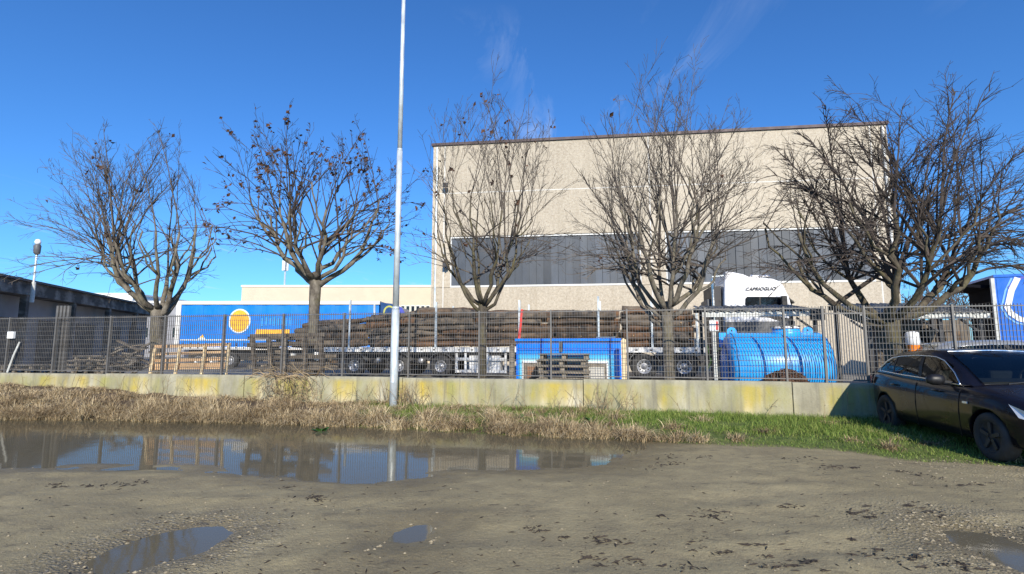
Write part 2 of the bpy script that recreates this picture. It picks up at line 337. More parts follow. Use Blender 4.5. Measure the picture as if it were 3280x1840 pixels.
def ground_h(X, Y):
    X = np.asarray(X, float); Y = np.asarray(Y, float)
    base = 0.05*fbm(X*0.45+3, Y*0.6, 5, 3) + 0.026*fbm(X*2.2, Y*2.2, 11, 3) + 0.017*fbm(X*8, Y*8, 23, 2) + 0.012
    rut = 0
    for (c0, c1, c2, amp) in ((3.9, 0.10, 0.012, .016), (5.35, 0.08, 0.012, .014), (6.3, -0.06, 0.01, .013), (2.9, 0.16, 0.0, .012)):
        yy = c0 + c1*X + c2*X*X + 0.5*fbm(X*0.5, X*0+c0, 88, 3); rut = rut - amp*np.exp(-((Y-yy)/0.16)**2) + 0.6*amp*np.exp(-((np.abs(Y-yy)-0.3)/0.1)**2)
    base = base + rut*1.3*np.clip(vnoise(X*0.9, Y*1.3, 77)*2.2-0.9, 0, 1)
    h = base*np.where(Y < 20, 1, 0.3)
    sd = sdist(LAKE, X, Y)
    w = sst(-1.0, 1.0, sd); h = (ZL-0.05+0.75*base)*(1-w) + h*w
    for P, dep in ((PUDA, .035), (PUDB, .026), (PUDC, .04)):
        s2 = sdist(P, X, Y); w = sst(-0.34, 0.34, s2); h = (ZL-dep+0.45*base)*(1-w) + h*w
        h = np.where((s2 > 0) & (s2 < 0.8), np.maximum(h, ZL-0.012+0.07*np.clip(s2, 0, 0.5)+0.02*fbm(X*6, Y*6, 67, 3)), h)
    d = dwall(X, Y); q = shore(X) - d + 0.22*fbm(X*1.3, Y*1.3, 31, 3)
    vh = vheight(X)
    up = sst(0.0, 0.75, q)*vh*(0.75+0.5*sst(0.5, 3.0, q)) * np.where((X > VX[0]-3) & (X < 11), 1, 0.3)
    h = h + np.where(d > -0.3, up*(1+0.7*fbm(X*2.3, Y*2.3, 41, 3)), vh)
    return np.where(d < -0.25, -0.3, h)
def axis(lo, hi, fine, outs):
    a = list(np.arange(lo, hi+1e-6, fine)); s = fine; x = lo; left = []
    while x > outs[0]: s *= 1.35; x -= s; left.append(x)
    s = fine; x = a[-1]; right = []
    while x < outs[1]: s *= 1.35; x += s; right.append(x)
    return np.array(left[::-1] + a + right)
gx = axis(-15.0, 10.5, 0.05, (-700, 700)); gy = axis(2.6, 14.6, 0.045, (-250, 1500))
GX, GY = np.meshgrid(gx, gy)
GH = ground_h(GX, GY)
nx, ny = len(gx), len(gy)
me = bpy.data.meshes.new('ground')
idx = np.arange(nx*ny).reshape(ny, nx)
faces = np.stack([idx[:-1,:-1], idx[:-1,1:], idx[1:,1:], idx[1:,:-1]], -1).reshape(-1, 4)
me.vertices.add(nx*ny); me.vertices.foreach_set('co', np.stack([GX, GY, GH], -1).reshape(-1))
me.loops.add(faces.size); me.loops.foreach_set('vertex_index', faces.reshape(-1))
me.polygons.add(len(faces)); me.polygons.foreach_set('loop_start', np.arange(0, faces.size, 4)); me.polygons.foreach_set('loop_total', np.full(len(faces), 4))
me.update(); me.polygons.foreach_set('use_smooth', np.ones(len(faces), bool)); me.validate()
D = dwall(GX, GY); Q = shore(GX) - D
soil = sst(-0.15, 0.25, Q + 0.35*fbm(GX*1.7, GY*1.7, 53, 3))*(D > -0.5)*(GX < 12)
green = soil*sst(-0.18, 0.2, fbm(GX*0.8, GY*1.4, 61, 4)*0.9 + np.interp(GX, [-12,-4,-2,0,4,7,10], [-0.35,-0.3,0.0,-0.05,0.2,0.3,0.2]))
water_sd = np.minimum(np.minimum(sdist(LAKE, GX, GY), sdist(PUDA, GX, GY)*1.6), np.minimum(sdist(PUDB, GX, GY)*1.2, sdist(PUDC, GX, GY)*1.6))
wet = (1-sst(-0.1, 1.0, water_sd + 0.9*fbm(GX*1.1, GY*1.6, 71, 4)))
stony = np.maximum(1-sst(0.05, 0.9, np.abs(sdist(PUDC, GX, GY)-0.1)), 1-sst(0.05, 0.6, np.abs(sdist(PUDA, GX, GY)-0.1)))
stony = np.maximum(stony, sst(5.0, 7.0, GX)*sst(5.0, 6.0, GY)*(1-sst(8.3, 9.2, GY)))
for nm, arr in (('soil', soil), ('green', green), ('wet', wet), ('stony', stony)):
    at = me.attributes.new(nm, 'FLOAT', 'POINT'); at.data.foreach_set('value', np.clip(arr, 0, 1).reshape(-1).astype(np.float32))

m, n, b = newmat('muddy_gravel'); nn = n.nodes.new; l = n.links.new
t = nn('ShaderNodeTexCoord')
def noise(sc, det=5, rough=0.6, vec=None, stretch=None):
    k = nn('ShaderNodeTexNoise'); k.inputs['Scale'].default_value = sc; k.inputs['Detail'].default_value = det; k.inputs['Roughness'].default_value = rough
    if stretch:
        q = nn('ShaderNodeMapping'); l(t.outputs['Object'], q.inputs[0]); q.inputs['Scale'].default_value = stretch; l(q.outputs[0], k.inputs['Vector'])
    else: l(t.outputs['Object'], k.inputs['Vector'])
    return k.outputs[0]
def rng(s, a, b_, c=0.0, d=1.0):
    k = nn('ShaderNodeMapRange'); l(s, k.inputs[0]); k.inputs[1].default_value = a; k.inputs[2].default_value = b_; k.inputs[3].default_value = c; k.inputs[4].default_value = d; return k.outputs[0]
def mix(f, a, b_, mode='MIX'):
    k = nn('ShaderNodeMixRGB'); k.blend_type = mode
    if hasattr(f, 'is_linked') or hasattr(f, 'node'): l(f, k.inputs[0])
    else: k.inputs[0].default_value = f
    for i, x in ((1, a), (2, b_)):
        if hasattr(x, 'node'): l(x, k.inputs[i])
        else: k.inputs[i].default_value = c4(x)
    return k.outputs[0]
def mathn(op, a, b_):
    k = nn('ShaderNodeMath'); k.operation = op
    for i, x in ((0, a), (1, b_)):
        if hasattr(x, 'node'): l(x, k.inputs[i])
        else: k.inputs[i].default_value = x
    return k.outputs[0]
def attr(nm): k = nn('ShaderNodeAttribute'); k.attribute_name = nm; return k.outputs['Fac']
col = mix(rng(noise(0.55, 6), 0.35, 0.68), (0.265,0.218,0.116), (0.395,0.328,0.182))
col = mix(rng(noise(3.1, 6), 0.42, 0.70, 0, 0.75), col, (0.19,0.155,0.09))
col = mix(rng(noise(1.3, 7, 0.7, stretch=(0.5,1.4,1)), 0.48, 0.66, 0, 0.5), col, (0.18,0.148,0.088))
col = mix(rng(noise(240, 2, 0.7), 0.40, 0.70, 0, 0.5), col, (0.14,0.12,0.085))
col = mix(rng(noise(60, 3, 0.7), 0.45, 0.75, 0, 0.6), col, (0.40,0.34,0.21))
vo = nn('ShaderNodeTexVoronoi'); vo.inputs['Scale'].default_value = 34; l(t.outputs['Object'], vo.inputs['Vector'])
pebm = mathn('MULTIPLY', rng(vo.outputs['Distance'], 0.14, 0.26, 1, 0), rng(noise(9, 4), 0.60, 0.70, 0, 0.7))
stn = attr('stony'); stm = mathn('MULTIPLY', rng(vo.outputs['Distance'], 0.25, 0.5, 1, 0), stn)
pebm = mathn('MAXIMUM', pebm, mathn('MULTIPLY', stm, 0.75))
vcol = nn('ShaderNodeTexVoronoi'); vcol.inputs['Scale'].default_value = 34; l(t.outputs['Object'], vcol.inputs['Vector'])
sp_ = nn('ShaderNodeSeparateColor'); l(vcol.outputs['Color'], sp_.inputs[0])
pc = mix(sp_.outputs[0], (0.22,0.18,0.12), (0.55,0.49,0.36))
col = mix(pebm, col, pc)
dk = mathn('MULTIPLY', rng(noise(5.5, 8, 0.72, stretch=(0.7,1.6,1)), 0.565, 0.66), rng(noise(0.7, 3), 0.40, 0.60))
col = mix(mathn('MULTIPLY', dk, 0.8), col, (0.055,0.045,0.035))
soilc = mix(rng(noise(6, 6), 0.35, 0.7), (0.055,0.04,0.028), (0.14,0.10,0.065))
col = mix(attr('soil'), col, soilc)
grc = mix(rng(noise(5, 6), 0.35, 0.7), (0.06,0.09,0.018), (0.15,0.185,0.045))
col = mix(attr('green'), col, grc)
col = mix(mathn('MULTIPLY', attr('wet'), 0.72), col, mix(1.0, col, (0.52,0.49,0.45), 'MULTIPLY'))
l(col, b.inputs['Base Color'])
l(mathn('SUBTRACT', rng(noise(8, 4), 0.3, 0.7, 0.72, 0.95), mathn('MULTIPLY', attr('wet'), 0.34)), b.inputs['Roughness'])
b.inputs['Specular IOR Level'].default_value = 0.35
bh = mathn('ADD', mathn('MULTIPLY', noise(26, 6, 0.65), 0.6), mathn('MULTIPLY', pebm, 0.5))
bh = mathn('ADD', bh, mathn('MULTIPLY', noise(120, 2), 0.25))
bp = nn('ShaderNodeBump'); bp.inputs['Strength'].default_value = 0.9; bp.inputs['Distance'].default_value = 0.025; l(bh, bp.inputs['Height']); l(bp.outputs[0], b.inputs['Normal'])
MT['ground'] = m
g = link_mesh('ground', me, m); tag(g, 'wide muddy gravel ground of the lay-by with a grassy verge along the wall', 'ground', kind='structure')

# water: thin clear film over the mud with mirror reflection by Fresnel
m, n, b = newmat('puddle_water'); n.nodes.remove(b); nn = n.nodes.new; l = n.links.new
out = n.nodes['Material Output']; tr = nn('ShaderNodeBsdfTransparent'); tr.inputs[0].default_value = (0.84,0.80,0.72,1)
df = nn('ShaderNodeBsdfDiffuse'); df.inputs[0].default_value = (0.175,0.15,0.098,1)
ms0 = nn('ShaderNodeMixShader'); ms0.inputs[0].default_value = 0.75; l(tr.outputs[0], ms0.inputs[1]); l(df.outputs[0], ms0.inputs[2])
gl = nn('ShaderNodeBsdfGlossy'); gl.inputs['Roughness'].default_value = 0.055; gl.inputs['Color'].default_value = (0.82,0.80,0.74,1)
fr = nn('ShaderNodeFresnel'); fr.inputs[0].default_value = 1.30
t = nn('ShaderNodeTexCoord'); wn = nn('ShaderNodeTexNoise'); wn.inputs['Scale'].default_value = 2.2; wn.inputs['Detail'].default_value = 3; l(t.outputs['Object'], wn.inputs['Vector'])
wb = nn('ShaderNodeBump'); wb.inputs['Strength'].default_value = 0.03; wb.inputs['Distance'].default_value = 0.05; l(wn.outputs[0], wb.inputs['Height'])
l(wb.outputs[0], gl.inputs['Normal'])
ms = nn('ShaderNodeMixShader'); l(fr.outputs[0], ms.inputs[0]); l(ms0.outputs[0], ms.inputs[1]); l(gl.outputs[0], ms.inputs[2]); l(ms.outputs[0], out.inputs[0])
MT['water'] = m
def puddle(name, P, k, label):
    c = P.mean(0); q = [(c[0]+(p[0]-c[0])*k, c[1]+(p[1]-c[1])*(k+0.25), ZL) for p in P]
    if sum(q[i-1][0]*q[i][1]-q[i][0]*q[i-1][1] for i in range(len(q))) < 0: q.reverse()
    o = MB().quad(*q).fastbuild(name, MT['water']); tag(o, label, 'puddle', kind='structure'); assert o.data.polygons[0].normal.z > 0; return o
lk = MB(); far = pxpoly(lake_far); near = pxpoly(lake_near)[::-1]
pts_ = [(x+0.06, y+0.5) for x, y in far] + [(far[-1][0]+0.7, far[-1][1]-0.1)] + [(x+0.1*(i == len(near)-1), y-0.45) for i, (x, y) in reversed(list(enumerate(near)))]
lk.v = [(x, y, ZL) for x, y in reversed(pts_)]; lk.f = [tuple(range(len(pts_)))]
o = lk.fastbuild('flood_water', MT['water']); tag(o, 'long shallow flood pool below the grassy bank', 'puddle', kind='structure')
assert o.data.polygons[0].normal.z > 0
for P, lb in ((PUDA, 'small oval puddle in the mud at the lower left'), (PUDB, 'narrow shallow puddle in the mud at the bottom centre'), (PUDC, 'puddle with a stony rim at the lower right corner')):
    puddle('puddle', P, 1.2, lb)

# yard behind the wall
YARD = 0.2
MT['yard'] = M('yard_gravel', (0.13,0.125,0.115), 0.9, 0, 0, 0.6, 0.3, 14, col2=(0.24,0.23,0.21), dirt=0.4, dirtcol=(0.09,0.085,0.075))
yo = MB(); a = fpt(-60, 0.21); b_ = fpt(40, 0.21)
yo.quad((a.x,a.y,YARD), (b_.x,b_.y,YARD), (b_.x+80,160,YARD), (-110,160,YARD)); o = yo.build('yard', MT['yard']); tag(o, 'grey gravel storage yard behind the fence', 'yard', kind='structure')

# ================================================================== BOUNDARY WALL
m, n, b = newmat('lichen_concrete'); nn = n.nodes.new; l = n.links.new; t = nn('ShaderNodeTexCoord')
sepz = nn('ShaderNodeSeparateXYZ'); l(t.outputs['Object'], sepz.inputs[0]); Z = sepz.outputs['Z']
col = mix(rng(noise(2.2, 7, stretch=(1,1,0.6)), 0.35, 0.68), (0.24,0.225,0.165), (0.41,0.385,0.285))
pal = mathn('MULTIPLY', rng(noise(1.0, 5, stretch=(1.1,1,0.5)), 0.50, 0.64), rng(Z, 0.62, 0.30))
col = mix(mathn('MULTIPLY', pal, 0.85), col, (0.60,0.56,0.44))
ym = mathn('MULTIPLY', rng(noise(1.5, 7, 0.62, stretch=(1.1,1,0.2)), 0.38, 0.60), rng(Z, 0.76, 0.66))
ym = mathn('MULTIPLY', ym, rng(noise(3.5, 5, stretch=(1,1,0.6)), 0.25, 0.55, 0.45, 1))
ym = mathn('MULTIPLY', ym, rng(Z, 0.08, 0.4, 0.35, 1))
ycol = mix(rng(noise(1.1, 4, stretch=(1,1,0.3)), 0.42, 0.62), (0.30,0.285,0.085), (0.50,0.37,0.045))
col = mix(mathn('MULTIPLY', ym, 0.85), col, ycol)
ds = mathn('MULTIPLY', rng(noise(2.6, 7, 0.6, stretch=(2.2,1,0.12)), 0.53, 0.68), 0.6)
col = mix(ds, col, (0.15,0.14,0.115))
col = mix(mathn('MULTIPLY', rng(noise(30, 4), 0.62, 0.72), 0.5), col, (0.10,0.09,0.07))
l(col, b.inputs['Base Color']); b.inputs['Roughness'].default_value = 0.9; b.inputs['Specular IOR Level'].default_value = 0.25
bp = nn('ShaderNodeBump'); bp.inputs['Strength'].default_value = 0.35; bp.inputs['Distance'].default_value = 0.02; l(noise(22, 6), bp.inputs['Height']); l(bp.outputs[0], b.inputs['Normal'])
MT['wall'] = m
wall = thing('boundary_wall', 'low concrete retaining wall with yellow lichen stains along the yard', 'wall', (0, WY, 0), FA)
WT = 0.79
js = [-24.8+4.41*k for k in range(10)]
for i in range(len(js)-1):
    mb = MB(); a, c = js[i]+0.008, js[i+1]-0.008; dz = 0.012*math.sin(i*2.3); dt = 0.008*math.sin(i*1.7)
    mb.box(a, c, dt, 0.2+dt, -0.35, WT+dz)
    mb.build('wall_panel', MT['wall'], wall, bevel=0.012)

# ================================================================== FENCE (pressed steel grille panels on posts)
FT = WT + 1.60
fence = thing('grille_fence', 'tall grey steel grille fence standing on the concrete wall', 'fence', (0, WY, 0), FA)
def sp(px): return fline(px, 0.1)
posts_px = [-420,-190,25,175,350,525,715,905,1100,1310,1535,1765,2010,2262,2515,2640]
gate_px = [2640,2775]
right_px = [2775,3060,3390,3760]
pm = MB().box(-0.02, 0.02, -0.03, 0.03, WT-0.02, FT+0.02).mesh('post')
for p in posts_px[:-1]+[2640, 2775, 3060, 3390, 3760]:
    o = link_mesh('post', pm, MT['fence'], fence); o.location = (sp(p), 0.1, 0)
def grille(s0, s1, horiz=True):
    mb = MB(); w = s1-s0; nb = max(2, int(round(w/0.062)))
    for k in range(1, nb):
        x = s0+w*k/nb; mb.box(x-0.0026, x+0.0026, 0.091, 0.109, WT+0.06, FT-0.005+0.03)
    if horiz:
        nr = 12
        for k in range(nr+1):
            z = WT+0.07+(FT-WT-0.09)*k/nr; mb.box(s0+0.02, s1-0.02, 0.0975, 0.1025, z-0.004, z+0.004)
    for z in (WT+0.07, FT-0.02): mb.box(s0+0.02, s1-0.02, 0.0855, 0.1145, z-0.011, z+0.011)
    o = mb.fastbuild('grille', MT['fence'], fence); return o
for a, c in zip(posts_px[:-1], posts_px[1:]): grille(sp(a), sp(c))
for a, c in zip(right_px[:-1], right_px[1:]): grille(sp(a), sp(c))
gate = thing('bar_gate', 'narrow gate of plain vertical bars in the fence beside the black car', 'gate', (0, WY, 0), FA)
s0, s1 = sp(2640)+0.03, sp(2775)-0.03
for k in range(16):
    x = s0+(s1-s0)*k/15; MB().box(x-0.005, x+0.005, 0.088, 0.112, WT+0.04, FT+0.02).build('bar', MT['fence'], gate)
for z in (WT+0.05, FT-0.14): MB().box(s0, s1, 0.084, 0.116, z-0.015, z+0.015).build('rail', MT['fence'], gate)
# gate posts at the left (four tall uprights)
for px, wd_ in ((176, 'leftmost'), (188, 'second from left'), (199, 'third from left'), (211, 'rightmost')):
    s = fline(px, 0.26); o = MB().box(-0.035, 0.035, -0.035, 0.035, 0, zat(980, fdist(px, .25))-YARD).build('gate_post', MT['fence'], bevel=0.004)
    o.location = fpt(s, 0.255, YARD); o.rotation_euler = (0, 0, FA); tag(o, 'tall grey gate post above the left fence, %s of four' % wd_, 'gate post', 'gate posts at the left fence')
bx_ = thing('intercom_box', 'small white box fixed to the fence at the far left', 'box', fpt(sp(40), 0.03, 0), FA)
z0, z1 = zat(1085, fdist(40, 0.03)), zat(1063, fdist(40, 0.03))
MB().box(-0.11, 0.11, -0.03, 0.05, z0, z1).build('case', MT['white_wall'], bx_, bevel=0.01)
MB().box(-0.085, 0.085, -0.034, -0.03, z0+0.03, z1-0.03).build('lid', MT['trim'], bx_)
st = MB().tube([fpt(fline(30, -0.05), -0.03, WT+0.005), fpt(fline(46, 0.0), 0.01, 1.3), fpt(fline(60, 0.02), 0.035, zat(1096, fdist(60, 0)))], [0.026,0.025,0.023], 6).build('wooden_stake', MT['post_white']); tag(st, 'pale wooden stake leaning on the fence at the far left', 'stake')

# ================================================================== WAREHOUSE
LX, LY, RX_, RY_ = -4.57, 29.0, 19.6, 26.0
WL = math.hypot(RX_-LX, RY_-LY); WA = math.atan2(RY_-LY, RX_-LX)
wdx, wdy = (RX_-LX)/WL, (RY_-LY)/WL
def wx(px, py):
    v = (H/2-py)/FPX; u = ((px-W/2)/FPX)/(CP-SP*v)
    return (LY*u-LX)/(wdx-u*wdy)
def wz(px, py):
    k = wx(px, py); return zat(py, LY+k*wdy)
m, n, b = newmat('exposed_aggregate'); nn = n.nodes.new; l = n.links.new; t = nn('ShaderNodeTexCoord')
col = mix(rng(noise(0.5, 5), 0.35, 0.68), (0.40,0.345,0.272), (0.47,0.41,0.325))
col = mix(rng(noise(7, 4, 0.75), 0.40, 0.66, 0, 0.75), col, (0.60,0.54,0.44))
col = mix(rng(noise(11, 3, 0.8), 0.52, 0.68, 0, 0.75), col, (0.27,0.22,0.165))
col = mix(mathn('MULTIPLY', rng(noise(0.9, 6, stretch=(2.5,1,0.16)), 0.52, 0.72), 0.38), col, (0.32,0.27,0.20))
oi = nn('ShaderNodeObjectInfo'); pv = rng(oi.outputs['Random'], 0, 1, 0.9, 1.06); cvv = nn('ShaderNodeCombineXYZ'); l(pv, cvv.inputs[0]); l(pv, cvv.inputs[1]); l(pv, cvv.inputs[2]); col = mix(1.0, col, cvv.outputs[0], 'MULTIPLY')
l(col, b.inputs['Base Color']); b.inputs['Roughness'].default_value = 0.9; b.inputs['Specular IOR Level'].default_value = 0.2
bp = nn('ShaderNodeBump'); bp.inputs['Strength'].default_value = 0.5; bp.inputs['Distance'].default_value = 0.03; l(noise(16, 4, 0.8), bp.inputs['Height']); l(bp.outputs[0], b.inputs['Normal'])
MT['aggregate'] = m
wh = thing('warehouse', 'large beige concrete panel warehouse with two dark grey window bands', 'building', (LX, LY, YARD), WA)
HT = 13.1-YARD
MB().box(0.02, WL-0.02, 0.13, 34, -0.2, HT-0.05).build('core_wall', MT['aggregate'], wh)
b1 = (wx(1446, 850), wx(2050, 850)); b2 = (wx(2137, 840), wx(2797, 840)); zb0, zb1 = 4.72, 7.42
xj = [0, wx(1424, 600), wx(2080, 600), wx(2800, 600), WL]
zr = [0.0, zb0-0.1, zb1+0.1, 10.05, HT]
def panel(x0, x1, z0, z1): MB().box(x0+0.012, x1-0.012, 0.0, 0.125, z0+0.012, z1-0.012).build('wall_panel', MT['aggregate'], wh)
for k in range(4):
    for r in range(4):
        if r == 1 and k in (1, 2): continue
        panel(xj[k], xj[k+1], zr[r], zr[r+1])
panel(xj[1], b1[0]-0.06, zr[1], zr[2]); panel(b1[1]+0.06, xj[2], zr[1], zr[2]); panel(xj[2], b2[0]-0.06, zr[1], zr[2]); panel(b2[1]+0.06, xj[3], zr[1], zr[2])
for (x0, x1) in (b1, b2):
    MB().box(x0, x1, 0.10, 0.128, zb0, zb1).build('window_backing', MT['band'], wh)
    ns = 26
    for k in range(ns):
        a, c = x0+(x1-x0)*k/ns, x0+(x1-x0)*(k+1)/ns
        MB().prism([(a+0.012, zb0+0.02), (c-0.012, zb0+0.02), (c-0.012, zb1-0.02), (a+0.012, zb1-0.02)], 0.045+0.012*((k*7)%3), 0.10).build('sheet_strip', MT['band'], wh)
    MB().box(x0-0.06, x1+0.06, -0.02, 0.10, zb0-0.1, zb0).build('sill', MT['trim'], wh)
    MB().box(x0-0.06, x1+0.06, -0.012, 0.10, zb1, zb1+0.07).build('lintel_trim', MT['trim'], wh)
    for a in (x0-0.06, x1): MB().box(a, a+0.06, -0.008, 0.10, zb0, zb1).build('jamb_trim', MT['trim'], wh)
for k in (1, 2, 3):
    for a_, c_ in ((0.03, xj[1]-0.04), (xj[1]+0.04, xj[2]-0.04), (xj[2]+0.04, xj[3]-0.04), (xj[3]+0.04, WL-0.03)):
        if k == 3: MB().box(a_, c_, -0.004, 0.02, zr[k]-0.025, zr[k]+0.025).build('joint_strip', MT['concrete_pale'], wh)
for x in (xj[1], xj[2], xj[3]): MB().box(x-0.035, x+0.035, -0.006, 0.02, 0.02, HT-0.02).build('joint_strip', MT['concrete_pale'], wh)
MB().box(-0.08, WL+0.08, -0.09, 0.3, HT, HT+0.15).build('roof_edge', MT['cap'], wh)
MB().box(-0.08, WL+0.08, 0.3, 34, HT-0.05, HT+0.05).build('roof', MT['cap'], wh)
MB().tube([(wx(1424,800)-0.5,-0.07,0.1),(wx(1424,800)-0.5,-0.07,HT-0.1)], 0.06, 8).build('downpipe', MT['galv'], wh)
MB().tube([(WL-0.25,-0.08,0.1),(WL-0.25,-0.08,HT-0.1)], 0.06, 8).build('downpipe', MT['trim'], wh)
for px, py in ((1432, 600), (1432, 852)):
    f = MB().box(wx(px,py)-0.15, wx(px,py)+0.15, -0.45, -0.32, wz(px,py)-YARD-0.12, wz(px,py)-YARD+0.12).build('floodlight', MT['steel_dark'], wh)
    MB().box(wx(px,py)-0.03, wx(px,py)+0.03, -0.32, 0.0, wz(px,py)-YARD-0.25, wz(px,py)-YARD-0.19).build('bracket', MT['steel_dark'], f)

# ================================================================== OTHER BUILDINGS
cb = thing('cream_building', 'long low cream flat-roofed building behind the sun-painted trailer', 'building', (xat(775, 920, 42), 42, YARD))
cw = xat(1420, 920, 42)-xat(775, 920, 42); ch = zat(920, 42)-YARD
MB().box(0, cw, 0, 12, -0.1, ch).build('wall', MT['cream'], cb)
MB().box(-0.06, cw+0.06, -0.06, 12.1, ch, ch+0.16).build('roof_edge', MT['trim'], cb)
wz0, wz1 = zat(1010, 42)-YARD, zat(979, 42)-YARD
for k in range(9):
    x = xat(1268+k*16, 990, 42)-xat(775, 920, 42)
    w_ = MB().box(x, x+0.34, -0.04, 0.02, wz0, wz1).build('window', MT['trim'], cb); MB().box(x+0.05, x+0.29, -0.06, -0.04, wz0+0.05, wz1-0.06).build('pane', MT['glass_dark'], w_)

wb_ = thing('white_building', 'bright white block in the distance above the dark canopy roof', 'building', (xat(255, 950, 70), 70, YARD))
MB().box(0, xat(425, 950, 70)-xat(255, 950, 70), 0, 14, -0.1, zat(945, 70)-YARD).build('wall', MT['white_wall'], wb_)
MB().box(-0.1, xat(425, 950, 70)-xat(255, 950, 70)+0.1, -0.1, 14.1, zat(945, 70)-YARD, zat(945, 70)-YARD+0.25).build('roof_edge', MT['trim'], wb_)
gb = thing('grey_building', 'pale grey low building behind the leftmost tree', 'building', (xat(426, 975, 66), 66, YARD))
gw = xat(600, 975, 66)-xat(426, 975, 66); gh_ = zat(972, 66)-YARD
MB().box(0, gw, 0, 14, -0.1, gh_).build('wall', MT['grey_wall'], gb)
MB().box(-0.1, gw+0.1, -0.1, 14.1, gh_, gh_+0.3).build('roof_edge', MT['trim'], gb)
for k in range(3): MB().box(1+k*2.2, 2.2+k*2.2, -0.05, 0.02, 2.5, 3.7).build('window', MT['glass_dark'], gb)

# dark building on the left, its long side running away from the camera in shade
A0, A1 = Vector((-25.8, 26.3, YARD)), Vector((-32.7, 48.0, YARD)); dv = (A1-A0); LLen = dv.length
lb = thing('shaded_depot_building', 'dark stained concrete depot building in shade at the left edge', 'building', A0, math.atan2(dv.y, dv.x))
# local: +x away along the front, -y faces the yard
MB().box(-7, LLen, 0.9, 14, -0.1, 4.1).build('wall', MT['grey_wall'], lb)
MB().box(-7, LLen+0.3, -0.1, 14, 4.1, 4.8).build('fascia_beam', MT['fascia'], lb)
MB().box(-7, LLen+0.3, -0.3, 14, 4.8, 4.92).build('roof_slab', MT['cap'], lb)
for k in range(6): MB().box(-3.5+k*5.2, -3.2+k*5.2, -0.05, 0.25, 0, 4.1).build('pillar', MT['fascia'], lb)
for k in range(5):
    x = 0.5+k*4.6
    f = MB().box(x, x+2.6, 0.85, 0.9, 0.0, 2.9).build('shutter_door', MT['dark_clad'], lb)
    for j in range(6): MB().box(x+0.05, x+2.55, 0.82, 0.85, 0.05+j*0.47, 0.48+j*0.47).build('slat', MT['dark_clad'], f)
k = 0.0745; lp = A0 + dv*k
lamp = thing('rooftop_lamp', 'slim lamp pole with a white globe rising above the left roof', 'lamp', (lp.x+0.45, lp.y-0.1, 0))
zt = zat(772, lp.y)
MB().tube([(0,0,4.0),(0,0,zt-0.75)], 0.05, 8).build('pole', MT['galv'], lamp)
MB().tube([(0,0,3.9),(0,0,5.0)], 0.10, 8).build('sleeve', MT['post_white'], lamp)
MB().tube([(-0.3,0,4.35),(0,0,4.35)], 0.04, 6).build('bracket', MT['post_white'], lamp)
MB().lathe([(0.06,zt-0.8),(0.15,zt-0.7),(0.165,zt-0.3),(0.12,zt-0.22)], 'z', 14).build('lantern_body', MT['grey_plastic'], lamp, True)
MB().lathe([(0.11,zt-0.22),(0.15,zt-0.1),(0.11,zt+0.03),(0.03,zt+0.07)], 'z', 14).build('globe', MT['lampglobe'], lamp, True)
ms_ = thing('antenna_mast', 'thin distant mast with small antennas above the cream building', 'mast', (xat(912, 900, 55), 55, YARD))
zt = zat(832, 55)-YARD
MB().tube([(0,0,0),(0,0,zt)], [0.14,0.08], 6).build('pole', MT['galv'], ms_)
for j in range(4):
    a = j*1.57; MB().box(0.25*math.cos(a)-0.09, 0.25*math.cos(a)+0.09, 0.25*math.sin(a)-0.06, 0.25*math.sin(a)+0.06, zt-1.2, zt-0.1).build('antenna', MT['trim'], ms_)
MB().tube([(-0.3,0,zt-0.9),(0.3,0,zt-0.9)], 0.03, 5).build('crossarm', MT['galv'], ms_)

# ================================================================== STREET POLE
p0 = fpt(fline(1259, -0.5), -0.5)
bx0 = xat(1259, 1325, p0.y); gz = float(ground_h(np.array([bx0]), np.array([p0.y]))[0])
pole = thing('galvanised_pole', 'tall tapered galvanised steel pole standing in front of the wall', 'pole', (bx0, p0.y, gz-0.05))
MB().tube([(0,0,-0.3),(0,0,2.35)], [0.094,0.092], 20).build('lower_shaft', MT['galv'], pole, True)
MB().tube([(0,0,2.35),(0.0,0,2.42)], [0.092,0.076], 20).build('swage', MT['galv'], pole, True)
MB().tube([(0,0,2.42),(0,0,6.3)], [0.076,0.068], 20).build('middle_shaft', MT['galv'], pole, True)
MB().tube([(0,0,6.3),(0,0,6.36)], [0.068,0.058], 20).build('swage', MT['galv'], pole, True)
MB().tube([(0,0,6.36),(0,0,10.8)], [0.058,0.046], 20).build('upper_shaft', MT['galv'], pole, True)
MB().box(-0.032, 0.032, -0.1015, -0.085, 0.62, 0.95).build('service_door', MT['galv'], pole, bevel=0.004)
